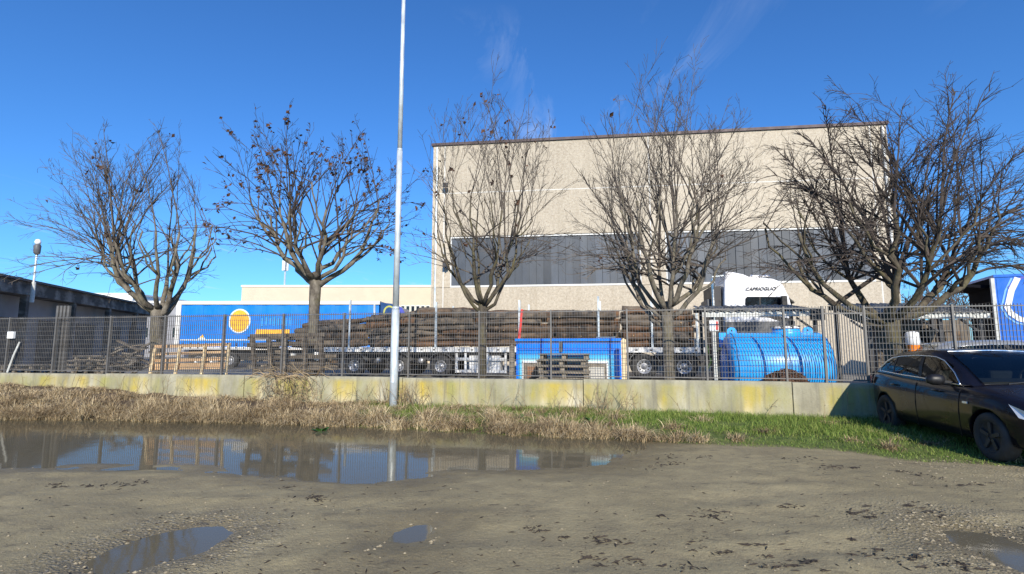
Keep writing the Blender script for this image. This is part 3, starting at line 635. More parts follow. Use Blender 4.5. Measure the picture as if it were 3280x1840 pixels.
# ================================================================== TREES
def bez(p0, p1, p2, n):
    return [p0*(1-t)**2 + p1*(2*t*(1-t)) + p2*t*t for t in [i/n for i in range(n+1)]]
def rvec(rg, s=1.0): return Vector((rg.gauss(0,1), rg.gauss(0,1), rg.gauss(0,1)))*s
def bare_tree(name, label, px, t, trunk_r, fork_py, box, n_limb, n_shoot, seed, bark, twigm, leaves=0, droop=0.0, lean=0.0, limb_frac=0.42, twigs=11, minr=0.0041, upright=0.5, group='pollarded trees behind the fence', lowlimbs=False, loc=None, low=-5):
    rg = random.Random(seed)
    base = loc if loc else fpt(fline(px, t), t, YARD)
    Y = base.y
    root = thing(name, label, 'tree', base, 0, group)
    xl, xr, yt = box
    zf = zat(fork_py, Y)-base.z
    X0 = base.x
    xL, xR = xat(xl, 700, Y)-X0, xat(xr, 700, Y)-X0; zT = zat(yt, Y)-base.z
    cx = (xL+xR)/2; rx = (xR-xL)/2; ry = min(rx, 3.0)*0.8; rz = zT-zf
    tr = MB()
    top = Vector((lean*0.3, 0, zf))
    tp = [Vector((0,0,-0.1)), Vector((0.01,0,0.05)), Vector((lean*0.06,0.02,zf*0.35)), Vector((lean*0.15,-0.02,zf*0.7)), top]
    tr.tube(tp, [trunk_r*1.35, trunk_r*1.12, trunk_r*0.98, trunk_r*0.95, trunk_r*1.05], 12)
    # knobbly head
    for k in range(5):
        d = Vector((rg.uniform(-1,1), rg.uniform(-1,1), rg.uniform(-0.6,0.5)))*trunk_r*0.7
        tr.tube([top+d*0.2, top+d, top+d*1.25], [trunk_r*0.6, trunk_r*0.5, trunk_r*0.15], 7)
    knuckles = []; ends = []
    cr = MB(); lf = MB()
    for i in range(n_limb):
        az = 2*math.pi*(i+rg.uniform(-0.3,0.3))/n_limb + 0.3
        out = Vector((math.cos(az)*rx*limb_frac, math.sin(az)*ry*limb_frac, 0))
        st = top + Vector((math.cos(az)*trunk_r*0.5, math.sin(az)*trunk_r*0.5, -rg.uniform(0, 0.35 if not lowlimbs else 0.6)))
        rise = rz*rg.uniform(0.26, 0.46)
        end = st + out*rg.uniform(0.55, 1.05) + Vector((cx*0.25, 0, rise))
        ctl = st + (end-st)*0.45 + Vector((out.x*0.28, out.y*0.28, -rise*0.18))
        pts = bez(st, ctl, end, 7)
        pts = [p + (rvec(rg, 0.038) if 0 < j < 7 else Vector((0,0,0))) for j, p in enumerate(pts)]
        r0 = trunk_r*rg.uniform(0.40, 0.55); r1 = trunk_r*0.15
        rad = [r0+(r1-r0)*j/7*1.0 + (rg.uniform(0, 0.014) if j in (3,5,7) else 0) for j in range(8)]
        tr.tube(pts, rad, 8)
        for j in (3, 4, 5, 6, 7): knuckles.append((pts[j], rad[j], az))
        ends.append((pts[7], rad[7], az))
        # secondary limbs
        for q in range(2):
            j = rg.choice((3,4,5)); p = pts[j]; a2 = az + rg.choice((-1,1))*rg.uniform(0.5, 1.1)
            e2 = p + Vector((math.cos(a2)*rx*0.24, math.sin(a2)*ry*0.24, rz*rg.uniform(0.1, 0.28)))
            p2 = bez(p, p+(e2-p)*0.5+Vector((math.cos(a2)*0.2, math.sin(a2)*0.2, -0.08)), e2, 5)
            p2 = [v + (rvec(rg, 0.035) if k > 0 else Vector((0,0,0))) for k, v in enumerate(p2)]
            rr = rad[j]*0.68
            tr.tube(p2, [rr*(1-0.5*k/5) + (0.008 if k == 5 else 0) for k in range(6)], 7)
            knuckles += [(p2[3], rr*0.7, a2), (p2[5], rr*0.55, a2), (p2[5], rr*0.55, a2)]; ends.append((p2[5], rr*0.55, a2))
    cen = Vector((cx*0.6, 0, zf+0.15*rz))
    def twig(p, d, ln, r, depth, sid=3):
        n = 3 if depth > 0 else 2
        pts = [p]; dd = d.normalized(); q = p
        for k in range(n):
            dd = (dd + rvec(rg, 0.10) + Vector((0,0,(0.10*upright-0.16*droop)))).normalized(); q = q + dd*(ln/n); pts.append(q)
        cr.tube(pts, [max(minr, r*(1-0.7*k/n)) for k in range(n+1)], sid, False)
        if depth > 0:
            for k in range(rg.randint(1, 3)):
                f = rg.uniform(0.25, 1.0)*n; i0 = min(int(f), n-1); pp = pts[i0].lerp(pts[i0+1], f-i0)
                ax = dd.orthogonal().normalized(); ax.rotate(Quaternion(dd, rg.uniform(0, 6.28)))
                twig(pp, dd*0.8 + ax*rg.uniform(0.4, 0.8), ln*rg.uniform(0.28, 0.5), r*0.55, depth-1)
        return pts
    tips = []
    n_end = len(ends)
    for i in range(n_shoot+n_end):
        th = math.asin(rg.uniform(math.sin(R(low)), 1.0)); az = rg.uniform(0, 6.283)
        rr = rg.uniform(0.72, 1.04)
        if rg.random() < 0.12: rr *= 1.06
        tx = cx + math.cos(az)*math.cos(th)*rx*rr; ty = math.sin(az)*math.cos(th)*ry*rr; tz = zf + math.sin(th)*rz*rr*(0.93+0.07*math.cos(az*3+seed)) + 0.05*rz
        tgt = Vector((tx, ty, max(tz, zf*0.75)))
        best = None
        if i >= n_shoot:
            kn = ends[(i-n_shoot) % len(ends)]; az = kn[2]+rg.uniform(-0.5, 0.5); th = rg.uniform(R(25), R(75)); rr = rg.uniform(0.75, 1.0)
            tgt = Vector((cx+math.cos(az)*math.cos(th)*rx*rr, math.sin(az)*math.cos(th)*ry*rr, zf+math.sin(th)*rz*rr)); best = (9, kn)
        for _ in range(7 if best is None else 0):
            kn = rg.choice(knuckles); v = tgt-kn[0]; c = v.normalized().dot((tgt-cen).normalized()) - 0.06*v.length
            if best is None or c > best[0]: best = (c, kn)
        kp, kr, kaz = best[1]
        ln = (tgt-kp).length
        if ln < 0.6: continue
        ctl = kp + (tgt-kp)*0.45 + Vector((0, 0, ln*(0.10+0.16*(1-upright)))) + rvec(rg, 0.035*ln)
        pts = bez(kp, ctl, tgt + Vector((0,0,-droop*ln*0.12)), 8)
        pts = [p + (rvec(rg, 0.011) if k else Vector((0,0,0))) for k, p in enumerate(pts)]
        r0 = min(kr*0.7, 0.011+0.0078*ln)*rg.uniform(0.75, 1.1)
        cr.tube(pts, [max(minr, r0*(1-0.82*k/8)) for k in range(9)], 5, False)
        for k in range(max(3, int(twigs*ln/3.0))):
            f = rg.uniform(0.28, 1.0)*8; i0 = min(int(f), 7); p = pts[i0].lerp(pts[i0+1], f-i0); d = (pts[i0+1]-pts[i0]).normalized()
            ax = d.orthogonal().normalized(); ax.rotate(Quaternion(d, rg.uniform(0, 6.28)))
            tw = twig(p, d*1.0+ax*rg.uniform(0.35, 0.7), rg.uniform(0.3, 0.95)*(1.1-0.5*f/8), r0*0.42, 1)
            tips.append(tw[-1]); tips.append(tw[-2])
    tr.build('trunk', bark, root, True)
    cr.fastbuild('crown', twigm, root)
    if leaves:
        for k in range(leaves):
            p = rg.choice(tips) + rvec(rg, 0.03)
            for _ in range(rg.choice((1, 1, 2, 3))):
                q = p + rvec(rg, 0.045); sz = rg.uniform(0.04, 0.085)
                a = rvec(rg).normalized(); b2 = a.orthogonal().normalized(); c2 = a.cross(b2)
                lf.v += [tuple(q-b2*sz), tuple(q+c2*sz*0.7+a*sz*0.3), tuple(q+b2*sz), tuple(q-c2*sz*0.7+a*sz*0.4)]
                nn_ = len(lf.v); lf.f += [(nn_-4, nn_-3, nn_-2), (nn_-4, nn_-2, nn_-1)]
        o = lf.fastbuild('dead_leaves', MT['deadleaf'], root); o['kind'] = 'stuff'
    return root
bare_tree('bare_tree', 'leftmost bare tree, pale twigs, crown leaning to the left', 505, 1.6, 0.185, 985, (70,700,335), 9, 72, 3, MT['bark'], MT['twig'], leaves=25, lean=-0.3, limb_frac=0.48, twigs=11, low=2, minr=0.0041)
bare_tree('bare_tree', 'bare tree still holding many brown dead leaves, left of the pole', 1002, 1.9, 0.165, 880, (560,1420,345), 9, 62, 11, MT['bark'], MT['twig_dark'], leaves=400, limb_frac=0.5, twigs=9, low=2, minr=0.005)
bare_tree('bare_tree', 'slender bare tree just right of the pole, before the warehouse corner', 1545, 1.7, 0.115, 975, (1250,1905,250), 8, 58, 23, MT['bark_dark'], MT['twig'], leaves=60, limb_frac=0.46, twigs=11, upright=0.9, low=6)
bare_tree('bare_tree', 'bare tree with dense upright shoots in the middle of the warehouse wall', 2140, 1.5, 0.145, 975, (1780,2520,210), 10, 108, 31, MT['bark'], MT['twig'], leaves=10, limb_frac=0.5, twigs=11, upright=1.0, lowlimbs=True, low=6)
bare_tree('bare_tree', 'wide dark bare tree with thick splayed limbs behind the black car', 2858, 1.7, 0.185, 1005, (2330,3560,235), 8, 140, 47, MT['bark_dark'], MT['twig_dark'], limb_frac=0.56, twigs=17, droop=0.7, upright=0.5, low=6)
# far bare thicket behind the sheds at the right
for i, (px, py, Yd, wpx) in enumerate(((2905, 925, 62, 95), (2975, 912, 66, 110), (3050, 905, 64, 120), (3135, 915, 68, 110), (3230, 905, 66, 120))):
    bare_tree('far_bare_tree', ['far bare tree just right of the warehouse edge','far brown bare tree, second from the warehouse edge','far bare tree above the middle of the right shed roof','far bare tree left of the blue truck','far bare tree behind the blue truck'][i], 0, 0, 0.28, 1030, (px-wpx, px+wpx, py), 6, 46, 100+i, MT['far_twig'], MT['far_twig'], twigs=7, minr=0.028, group='far bare trees beyond the yard', loc=Vector((xat(px, 1000, Yd), Yd, YARD)))

# ================================================================== TIMBER LORRY (runs parallel to the fence)
TT = 9.8
def tl(px): return fline(px, TT)
def tz(py, px): return zat(py, fdist(px, TT)) - YARD
def wheel(parent, x, y0, r, w, rimr, side=-1, steel=True):
    wt = thing_part('wheel', parent, (x, y0, r))
    MB().lathe([(rimr,0.0),(r*0.93,0.0),(r,w*0.12),(r,w*0.88),(r*0.93,w),(rimr,w)], 'y', 30, cap=False).build('tyre', MT['tyre'], wt, True)
    MB().lathe([(0.02,w*0.30),(rimr*0.35,w*0.30),(rimr*0.42,w*0.42),(rimr*0.82,w*0.36),(rimr*0.92,0.01),(rimr*1.01,0.0),(rimr*1.01,0.03)], 'y', 30, cap=True).build('rim', MT['rim'], wt, True)
    return wt
def thing_part(name, parent, loc):
    o = bpy.data.objects.new(name, None); COL.objects.link(o); o.parent = parent; o.location = loc; o.empty_display_size = 0.1; return o
def wheel_mesh(parent, x, y, r, w, rimr, rimmat, holes=10):
    # wheel with its outer face at y (towards -y)
    ty = MB().lathe([(rimr*0.96,0.03),(rimr,0.0),(r*0.80,-0.012),(r*0.95,0.0),(r,0.035),(r,w-0.035),(r*0.95,w),(rimr,w)], 'y', 32, (x, y, r), cap=False).build('wheel', MT['tyre'], parent, True)
    MB().lathe([(0.001,0.045),(rimr*0.30,0.045),(rimr*0.34,0.075),(rimr*0.44,0.08),(rimr*0.80,0.055),(rimr*0.90,0.02),(rimr*0.97,0.012),(rimr*0.99,0.03)], 'y', 32, (x, y, r), cap=False).build('rim', rimmat, ty, True)
    h = MB()
    for k in range(holes):
        a = 2*math.pi*k/holes; h.lathe([(0.001,-0.003),(rimr*0.11,-0.003),(rimr*0.11,0.02)], 'y', 8, (x+rimr*0.63*math.cos(a), y+0.063, r+rimr*0.63*math.sin(a)), cap=False)
    h.build('hand_holes', MT['black'], ty)['kind'] = 'stuff'
    return ty
truck = thing('timber_lorry', 'white-cabbed articulated lorry parked behind the fence with a flatbed of logs', 'lorry', fpt(0, TT, YARD), FA)
RZ = tz(1113, 1700)      # top of the white side rail
x0, x1 = tl(985), tl(2262)
MB().box(x0, x1, 0.0, 2.5, RZ-0.02, RZ).build('deck', MT['wood_dark'], truck)
MB().box(x0, x1, -0.03, 0.03, RZ-0.21, RZ-0.005).build('side_rail', MT['white_dirty'], truck)
for k in range(30):
    x = x0+0.4+k*(x1-x0-0.8)/29; MB().box(x-0.05, x+0.05, -0.04, -0.03, RZ-0.14, RZ-0.09).build('lashing_slot', MT['chassis'], truck)
MB().box(x0+0.1, x1-2.5, 0.55, 0.75, RZ-0.62, RZ-0.03).build('chassis_beam', MT['chassis'], truck)
MB().box(x0+0.1, x1-2.5, 1.75, 1.95, RZ-0.62, RZ-0.03).build('chassis_beam', MT['chassis'], truck)
MB().box(x0, x0+0.1, 0.02, 2.48, 0.5, RZ-0.22).build('rear_beam', MT['chassis'], truck)
for px in (1134, 1276, 1411):
    wheel_mesh(truck, tl(px), 0.03, 0.48, 0.36, 0.27, MT['rim'])
    wheel_mesh(truck, tl(px), 2.1, 0.48, 0.36, 0.27, MT['rim'])
    c = tl(px); pts = [(c+0.60*math.cos(a), 0.22, 0.48+0.60*math.sin(a)) for a in [math.pi*(0.12+0.76*k/10) for k in range(11)]]
    mb = MB()
    for p, q in zip(pts[:-1], pts[1:]): mb.bar(p, q, 0.40, 0.02, (0,1,0)) if False else mb.quad((p[0],0.03,p[2]),(q[0],0.03,q[2]),(q[0],0.42,q[2]),(p[0],0.42,p[2]))
    o = mb.build('mudguard', MT['grey_plastic'], truck); sm = o.modifiers.new('s','SOLIDIFY'); sm.thickness = 0.02
    MB().tube([(c,0.3,0.48),(c,2.2,0.48)], 0.08, 8).build('axle', MT['chassis'], truck)
for px in (1207, 1345): MB().lathe([(0.001,0),(0.10,0.0),(0.13,0.06),(0.13,0.5)], 'y', 16, (tl(px), 0.12, 0.72)).build('air_tank', MT['rim'], truck, True)
for px in (1170, 1240, 1310, 1380):
    MB().bar((tl(px)-0.45,0.35,0.85),(tl(px)+0.45,0.35,0.62),0.08,0.1).build('suspension_arm', MT['chassis'], truck)
# tool boxes, pallet rack, underrun guard
a, c = tl(1462), tl(1622)
for z in (0.28, 0.80): MB().box(a, c, 0.0, 0.05, z-0.06, z+0.06).build('underrun_rail', MT['white_dirty'], truck)
for px in (1462, 1490, 1560, 1618): MB().box(tl(px)-0.05, tl(px)+0.05, 0.05, 0.12, 0.2, RZ-0.25).build('underrun_post', MT['white_dirty'], truck)
MB().box(tl(1500), tl(1545), 0.14, 0.75, 0.25, 0.95).build('tool_box', MT['white_dirty'], truck, bevel=0.02)
MB().box(tl(1562), tl(1600), 0.14, 0.75, 0.25, 0.95).build('tool_box', MT['white_dirty'], truck, bevel=0.02)
MB().box(tl(1660), tl(1990), 0.4, 0.9, 0.35, 1.0).build('fuel_tank', MT['chassis'], truck, bevel=0.05)
for px in (1720, 1960): MB().box(tl(px)-0.07, tl(px)+0.07, 0.3, 0.5, 0.05, RZ-0.1).build('landing_leg', MT['chassis'], truck)
# stakes
for px, pt in ((1117, 962), (1395, 968), (1664, 962), (1919, 950), (2090, 962), (2235, 985)):
    for y in (0.02, 2.44):
        MB().box(tl(px)-0.04, tl(px)+0.04, y-0.05 if y < 1 else y, y+0.03 if y < 1 else y+0.07, RZ-0.05, tz(pt, px)).build('stake', MT['galv'], truck)
st = MB().bar((tl(1662), -0.09, RZ+0.1), (tl(1674), -0.09, tz(992, 1670)), 0.10, 0.012, (0,1,0)).build('lashing_strap', MT['red'], truck)
# tractor
for px in (2062, 2190, 2455):
    wheel_mesh(truck, tl(px), 0.02, 0.53, 0.34, 0.30, MT['rim']); wheel_mesh(truck, tl(px), 2.14, 0.53, 0.34, 0.30, MT['rim'])
    c = tl(px); mb = MB()
    aa = [math.pi*(0.05+0.9*k/12) for k in range(13)]
    for a1, a2 in zip(aa[:-1], aa[1:]): mb.quad((c+0.66*math.cos(a1),0.0,0.53+0.66*math.sin(a1)),(c+0.66*math.cos(a2),0.0,0.53+0.66*math.sin(a2)),(c+0.66*math.cos(a2),0.45,0.53+0.66*math.sin(a2)),(c+0.66*math.cos(a1),0.45,0.53+0.66*math.sin(a1)))
    o = mb.build('mudguard', MT['grey_plastic'], truck); sm = o.modifiers.new('s','SOLIDIFY'); sm.thickness = 0.03
MB().box(tl(1990), tl(2520), 0.7, 1.8, 0.55, 0.95).build('tractor_frame', MT['chassis'], truck)
# cab side profile traced from the photograph, given its full width
prof = [(2326,1085),(2325,1010),(2327,960),(2331,905),(2337,868),(2360,870),(2395,877),(2412,885),(2450,887),(2492,892),(2510,899),(2524,913),(2532,935),(2540,953),(2546,990),(2552,1050),(2554,1085)]
P = [(tl(px), tz(py, px)) for px, py in prof] + [(tl(2554), 0.75), (tl(2326), 0.75)]
# widen profile into lofted shell: narrower at top
def cab_shell(P, ys):
    mb = MB(); n_ = len(P); zmin = min(p[1] for p in P); zmax = max(p[1] for p in P); cxm = sum(p[0] for p in P)/n_; czm = sum(p[1] for p in P)/n_
    for y, sc in ys:
        for (x, z) in P:
            k = max(0, (z-zmin)/(zmax-zmin)-0.6)*0.25
            yy = y + (1.25-y)*k*abs(y-1.25)/1.25
            mb.v.append((cxm+(x-cxm)*sc, yy, czm+(z-czm)*sc))
    m_ = len(ys)
    for i in range(m_-1):
        for k in range(n_): mb.f.append((i*n_+k, i*n_+(k+1) % n_, (i+1)*n_+(k+1) % n_, (i+1)*n_+k))
    mb.f.append(tuple(reversed(range(n_)))); mb.f.append(tuple((m_-1)*n_+k for k in range(n_))); return mb
cabo = cab_shell(P, [(0.0,0.95),(0.03,0.985),(0.10,1.0),(2.40,1.0),(2.47,0.985),(2.5,0.95)]).build('cab', MT['white_paint'], truck)
cabo.modifiers.new('b','BEVEL').width = 0.03
wzs = lambda py: tz(py, 2450)
pw = [(2397,956),(2402,951),(2470,951),(2526,952),(2530,982),(2528,1005),(2470,1000),(2400,982),(2395,975)]
MB().prism([(tl(a), tz(c, a)) for a, c in pw], 0.02, 0.075).build('side_window', MT['glass_dark'], cabo)
MB().box(tl(2443)-0.03, tl(2443)+0.03, 0.012, 0.05, tz(982, 2443), tz(952, 2443)).build('window_pillar', MT['black'], cabo)
MB().prism([(tl(2542), tz(952, 2540)), (tl(2560), tz(1000, 2550)), (tl(2556), tz(1000, 2550)), (tl(2537), tz(952, 2540))], 0.2, 2.3).build('windscreen', MT['glass_dark'], cabo)
MB().prism([(tl(2535), tz(950, 2540)), (tl(2556), tz(968, 2550)), (tl(2554), tz(972, 2550)), (tl(2533), tz(954, 2540))], 0.05, 2.45).build('sun_visor', MT['black'], cabo)
MB().box(tl(2505), tl(2524), -0.28, -0.12, tz(985, 2510), tz(950, 2510)).build('mirror', MT['black'], cabo, bevel=0.03)
MB().bar((tl(2520), -0.2, tz(953, 2520)), (tl(2520), 0.08, tz(951, 2520)), 0.05, 0.05).build('mirror_arm', MT['black'], cabo)
pb = [(2395,1005),(2470,1006),(2540,1022),(2552,1058),(2530,1040),(2470,1018),(2400,1012)]
MB().prism([(tl(a), tz(c, a)) for a, c in pb], 0.003, 0.05).build('dark_door_stripe', MT['black'], cabo)
MB().box(tl(2326), tl(2552), -0.01, 0.08, tz(1062, 2430)-0.28, tz(1030, 2430)).build('side_skirt', MT['grey_plastic'], truck, bevel=0.02)
MB().box(tl(2420)-0.004, tl(2420)+0.004, 0.0, 0.03, tz(1030, 2420), tz(984, 2420)).build('door_gap', MT['black'], cabo)
MB().tube([(tl(2424),0.45,tz(879,2424)),(tl(2490),0.45,tz(880,2490))], 0.035, 8).build('air_horn', MT['chrome'], cabo)
for px in (2424, 2455, 2470, 2482): MB().lathe([(0.03,0),(0.07,0.04),(0.03,0.08)], 'x', 10, (tl(px),0.45,tz(879,px))).build('beacon', MT['chrome'], cabo)
for px in (2430, 2480): MB().tube([(tl(px),0.45,tz(893,px)),(tl(px),0.45,tz(880,px))], 0.02, 6).build('horn_stand', MT['black'], cabo)
# exhaust and coils behind the cab
for k, y in enumerate((0.35, 0.8, 1.5)): MB().tube([(tl(2296)+0.1*k, y, 1.0), (tl(2296)+0.1*k, y, tz(890+8*k, 2300))], 0.07, 10).build('exhaust_stack', MT['chrome'] if k == 0 else MT['chassis'], truck)
MB().box(tl(2278), tl(2318), 0.5, 2.1, tz(985, 2290), tz(955, 2290)).build('equipment_box', MT['grey_plastic'], truck, bevel=0.04)
MB().box(tl(2290), tl(2322), 0.3, 2.2, 0.9, tz(915, 2300)).build('headboard', MT['steel_dark'], truck)
MB().bar((tl(2296),0.3,tz(884,2296)),(tl(2335),0.3,tz(880,2330)),0.05,0.05).build('fairing_strut', MT['galv'], truck)
for k in range(3):
    xs = tl(2268)+0.15*k; MB().tube([(xs,0.2,RZ+0.1),(xs+0.1,0.1,0.7),(xs-0.1,0.1,0.3),(xs+0.15,0.15,0.9),(tl(2320),0.3,1.4)], 0.02, 6).build('air_hose', MT['chassis'] if k else MT['weed'], truck)
# lettering
fc = bpy.data.curves.new('lettering', 'FONT'); fc.body = 'CAPRIOGLIO'; fc.size = 0.255; fc.extrude = 0.004; fc.offset = 0.006; fc.shear = 0.28; fc.space_character = 1.08
fo = bpy.data.objects.new('lettering_tmp', fc); COL.objects.link(fo); bpy.context.view_layer.update()
tm = bpy.data.meshes.new_from_object(fo.evaluated_get(bpy.context.evaluated_depsgraph_get())); bpy.data.objects.remove(fo)
to = link_mesh('lettering', tm, MT['black'], cabo); tm.materials.clear(); tm.materials.append(MT['black'])
wdt = max(v.co.x for v in tm.vertices); xa, xb = tl(2398), tl(2497)
to.scale = ((xb-xa)/wdt, (xb-xa)/wdt, 1); to.rotation_euler = (R(90), 0, 0)
to.location = (xa, 0.028, tz(930, 2450)); lett = to

# ================================================================== LOGS
rg = random.Random(5)
def log_mesh(ln, r, seed):
    q = random.Random(seed); mb = MB(); n_ = max(6, int(ln*3.2)); S = 9; ph = [q.uniform(0, 6.28) for _ in range(3)]
    pts = []; rad = []
    for i in range(n_+1):
        f = i/n_; pts.append(Vector((ln*(f-0.5), 0.04*math.sin(ph[0]+f*5), 0.022*math.sin(ph[1]+f*6)))); rad.append(r*(1.08-0.2*f)*(1+0.07*math.sin(ph[2]+f*ln*4.3)+q.uniform(-0.09, 0.09)))
    mb.tube(pts, rad, S)
    for kk in range(int(ln*1.3)):
        f = q.uniform(0.08, 0.92); a = q.uniform(0, 6.28); p = Vector((ln*(f-0.5), 0, 0)); d = Vector((q.uniform(-0.2,0.2), math.cos(a), math.sin(a))); mb.tube([p+d*r*0.6, p+d*r*(1.1+q.uniform(0,0.22))], [r*0.38, r*0.2], 6)
    for i, v in enumerate(mb.v): mb.v[i] = (v[0], v[1]*(1+0.08*math.sin(i*2.1+seed)), v[2]*(1+0.08*math.cos(i*1.7+seed)))
    me_ = mb.mesh('log'); me_.materials.append(q.choice((MT['log'], MT['log2'], MT['log3']))); me_.materials.append(MT['logend'])
    for p in me_.polygons:
        if len(p.vertices) > 4: p.material_index = 1
        else: p.use_smooth = True
    return me_
ordn = ['lowest','second','third','fourth','fifth','sixth','seventh','eighth','ninth']
def bay(pxa, pxb, ptop_a, ptop_b, name, split=None):
    xa, xb = tl(pxa), tl(pxb); za, zb = tz(ptop_a, pxa), tz(ptop_b, pxb)
    top = (za+zb)/2; z = RZ; row = 0; slope = (zb-za)/(xb-xa)
    while z < top-0.12:
        r = rg.uniform(0.11, 0.215); r = min(r, (top-z)/2+0.03)
        segs = [(xa, xb)] if (split is None or rg.random() < 0.35) else [(xa, xa+(xb-xa)*rg.uniform(0.42, 0.58))]
        if len(segs) == 1 and segs[0][1] < xb-0.1: segs.append((segs[0][1]+0.05, xb))
        for si, (a, c) in enumerate(segs):
            a += rg.uniform(-0.15, 0.32); c += rg.uniform(-0.32, 0.15)
            fr = (z+r-RZ)/(top-RZ)
            o = link_mesh('log', log_mesh(c-a, r*rg.uniform(0.92, 1.06), rg.randint(0, 9999)), None)
            o.location = fpt((a+c)/2, TT+0.28+rg.uniform(-0.08, 0.10), YARD + z + r + rg.uniform(-0.015, 0.015))
            o.rotation_euler = (rg.uniform(0, 6.28), -math.atan(slope*fr)+rg.uniform(-0.012, 0.012), FA+rg.uniform(-0.012, 0.012))
            where = '' if len(segs) == 1 else (', rear half' if si == 0 else ', front half')
            tag(o, 'rough brown log, %s layer of the %s on the flatbed%s' % (ordn[min(row, 8)], name, where), 'log', 'logs loaded on the flatbed')
        # logs just behind, seen through the gaps and over the top
        for t2 in (0.62, 0.98):
            o = link_mesh('log', log_mesh(xb-xa-0.1, r*1.05, rg.randint(0, 9999)), None); fr = (z+r-RZ)/(top-RZ)
            o.location = fpt((xa+xb)/2+rg.uniform(-0.1, 0.1), TT+t2, YARD+z+r+rg.uniform(0.02, 0.09)); o.rotation_euler = (rg.uniform(0, 6.28), -math.atan(slope*fr), FA+rg.uniform(-0.01, 0.01))
            tag(o, 'rough brown log in shade behind the outer face of the %s' % name, 'log', 'inner logs of the %s' % name)
        z += r*1.95; row += 1
bay(945, 1165, 1038, 1016, 'short tail stack')
bay(1168, 1325, 1020, 1000, 'low stack behind the pole')
bay(1320, 1530, 994, 992, 'rear bay', 1)
bay(1540, 1985, 991, 988, 'long middle bay', 1)
bay(1992, 2232, 988, 1000, 'front bay', 1)

# ================================================================== BLUE CURTAIN TRAILER WITH SUN
TY = 32.0
bt = thing('curtain_trailer', 'blue curtain-sided trailer painted with a big orange sun', 'trailer', (xat(578, 1040, TY), TY, YARD))
ox = xat(578, 1040, TY)
def bx(px): return xat(px, 1040, TY)-ox
def bz(py): return zat(py, TY)-YARD
Lb = bx(1212)
MB().box(0, Lb, 0.03, 2.5, bz(1112), bz(972)).build('box_body', MT['tarp_blue'], bt)
npan = 9
for k in range(npan):
    a, c = Lb*k/npan, Lb*(k+1)/npan
    mb = MB(); 
    for j in range(6):
        f0, f1 = a+(c-a)*j/6, a+(c-a)*(j+1)/6; y0, y1 = 0.0+0.018*math.sin(j*1.05+k), 0.0+0.018*math.sin((j+1)*1.05+k)
        mb.quad((f0,y0,bz(1106)),(f1,y1,bz(1106)),(f1,y1,bz(976)),(f0,y0,bz(976)))
    mb.build('curtain_panel', MT['tarp_blue'], bt, True)
for k in range(26):
    x = 0.25+k*(Lb-0.5)/25; s_ = MB().box(x-0.025, x+0.025, -0.026, -0.0195, bz(1117), bz(1098)).build('curtain_strap', MT['chassis'], bt); MB().box(x-0.035, x+0.035, -0.036, -0.027, bz(1113), bz(1110)).build('buckle', MT['galv'], s_)
MB().box(-0.05, Lb+0.05, -0.03, 2.55, bz(976), bz(965)).build('roof_rail', MT['trim'], bt)
MB().box(0, Lb, -0.02, 0.06, bz(978), bz(976)).build('rail_shadow_strip', MT['black'], bt)  # solid black strip painted in as the shadow line under the roof rail
MB().box(-0.32, -0.02, -0.02, 2.5, bz(1112), bz(968)).build('rear_frame', MT['white_dirty'], bt)
MB().box(-0.1, Lb, -0.015, 0.1, bz(1120), bz(1112)).build('side_rail', MT['white_dirty'], bt)
MB().box(0.3, Lb, 0.5, 2.0, 0.5, bz(1122)).build('chassis', MT['chassis'], bt)
for px in (640, 690, 740): wheel_mesh(bt, bx(px), 0.05, 0.5, 0.36, 0.28, MT['rim'])
for px in (1080,): MB().box(bx(px)-0.1, bx(px)+0.1, 0.3, 0.5, 0, bz(1122)).build('landing_leg', MT['chassis'], bt)
def disc(cx_, cz_, rx_, rz_, y, n_=40): return [(cx_+rx_*math.cos(2*math.pi*k/n_), cz_+rz_*math.sin(2*math.pi*k/n_)) for k in range(n_)]
scx, scz = bx(767), bz(1029)
rr_ = (bx(798)-bx(737))/2
MB().prism(disc(scx, scz, rr_*1.16, rr_*1.28, 0), -0.030, -0.022).build('sun_halo', MT['tarp_white'], bt)
MB().prism(disc(scx, scz, rr_, rr_*1.15, 0), -0.036, -0.030).build('sun_disc', MT['orange'], bt)
MB().prism([(bx(820), bz(1072)), (bx(930), bz(1072)), (bx(928), bz(1056)), (bx(822), bz(1055))], -0.030, -0.022).build('orange_print_bar', MT['orange'], bt)
MB().box(bx(582), bx(940), -0.028, -0.022, bz(1091), bz(1088)).build('pale_print_line', MT['tarp_white'], bt)
MB().prism([(bx(636), bz(1088)), (bx(662), bz(1088)), (bx(656), bz(1078)), (bx(650), bz(1074)), (bx(645), bz(1079))], -0.030, -0.022).build('small_print_motif', MT['tarp_white'], bt)
MB().prism([(bx(644), bz(1082)), (bx(656), bz(1082)), (bx(652), bz(1071))], -0.034, -0.030).build('small_print_motif', MT['orange'], bt)
MT['print_blue'] = M('faint_blue_print', (0.03,0.30,0.76), 0.5, 0, 0.05, 3)
for k in range(8):
    px = 835+k*13; MB().box(bx(px), bx(px+7), -0.028, -0.022, bz(1046-2*(k%3)), bz(1020-3*(k%2))).build('pale_print_letter', MT['print_blue'], bt)
tb = thing('dark_blue_tractor', 'dark blue lorry cab with a yellow ring emblem in front of the sun trailer', 'lorry cab', (xat(1216, 1000, TY), TY, YARD))
cw_ = xat(1300, 1000, TY)-xat(1216, 1000, TY)
MB().prism([(0,0.6),(cw_,0.6),(cw_,bz(1010)),(cw_*0.8,bz(985)),(cw_*0.45,bz(973)),(0,bz(969))], 0.05, 2.45).build('cab', MT['dark_blue'], tb, bevel=0.06)
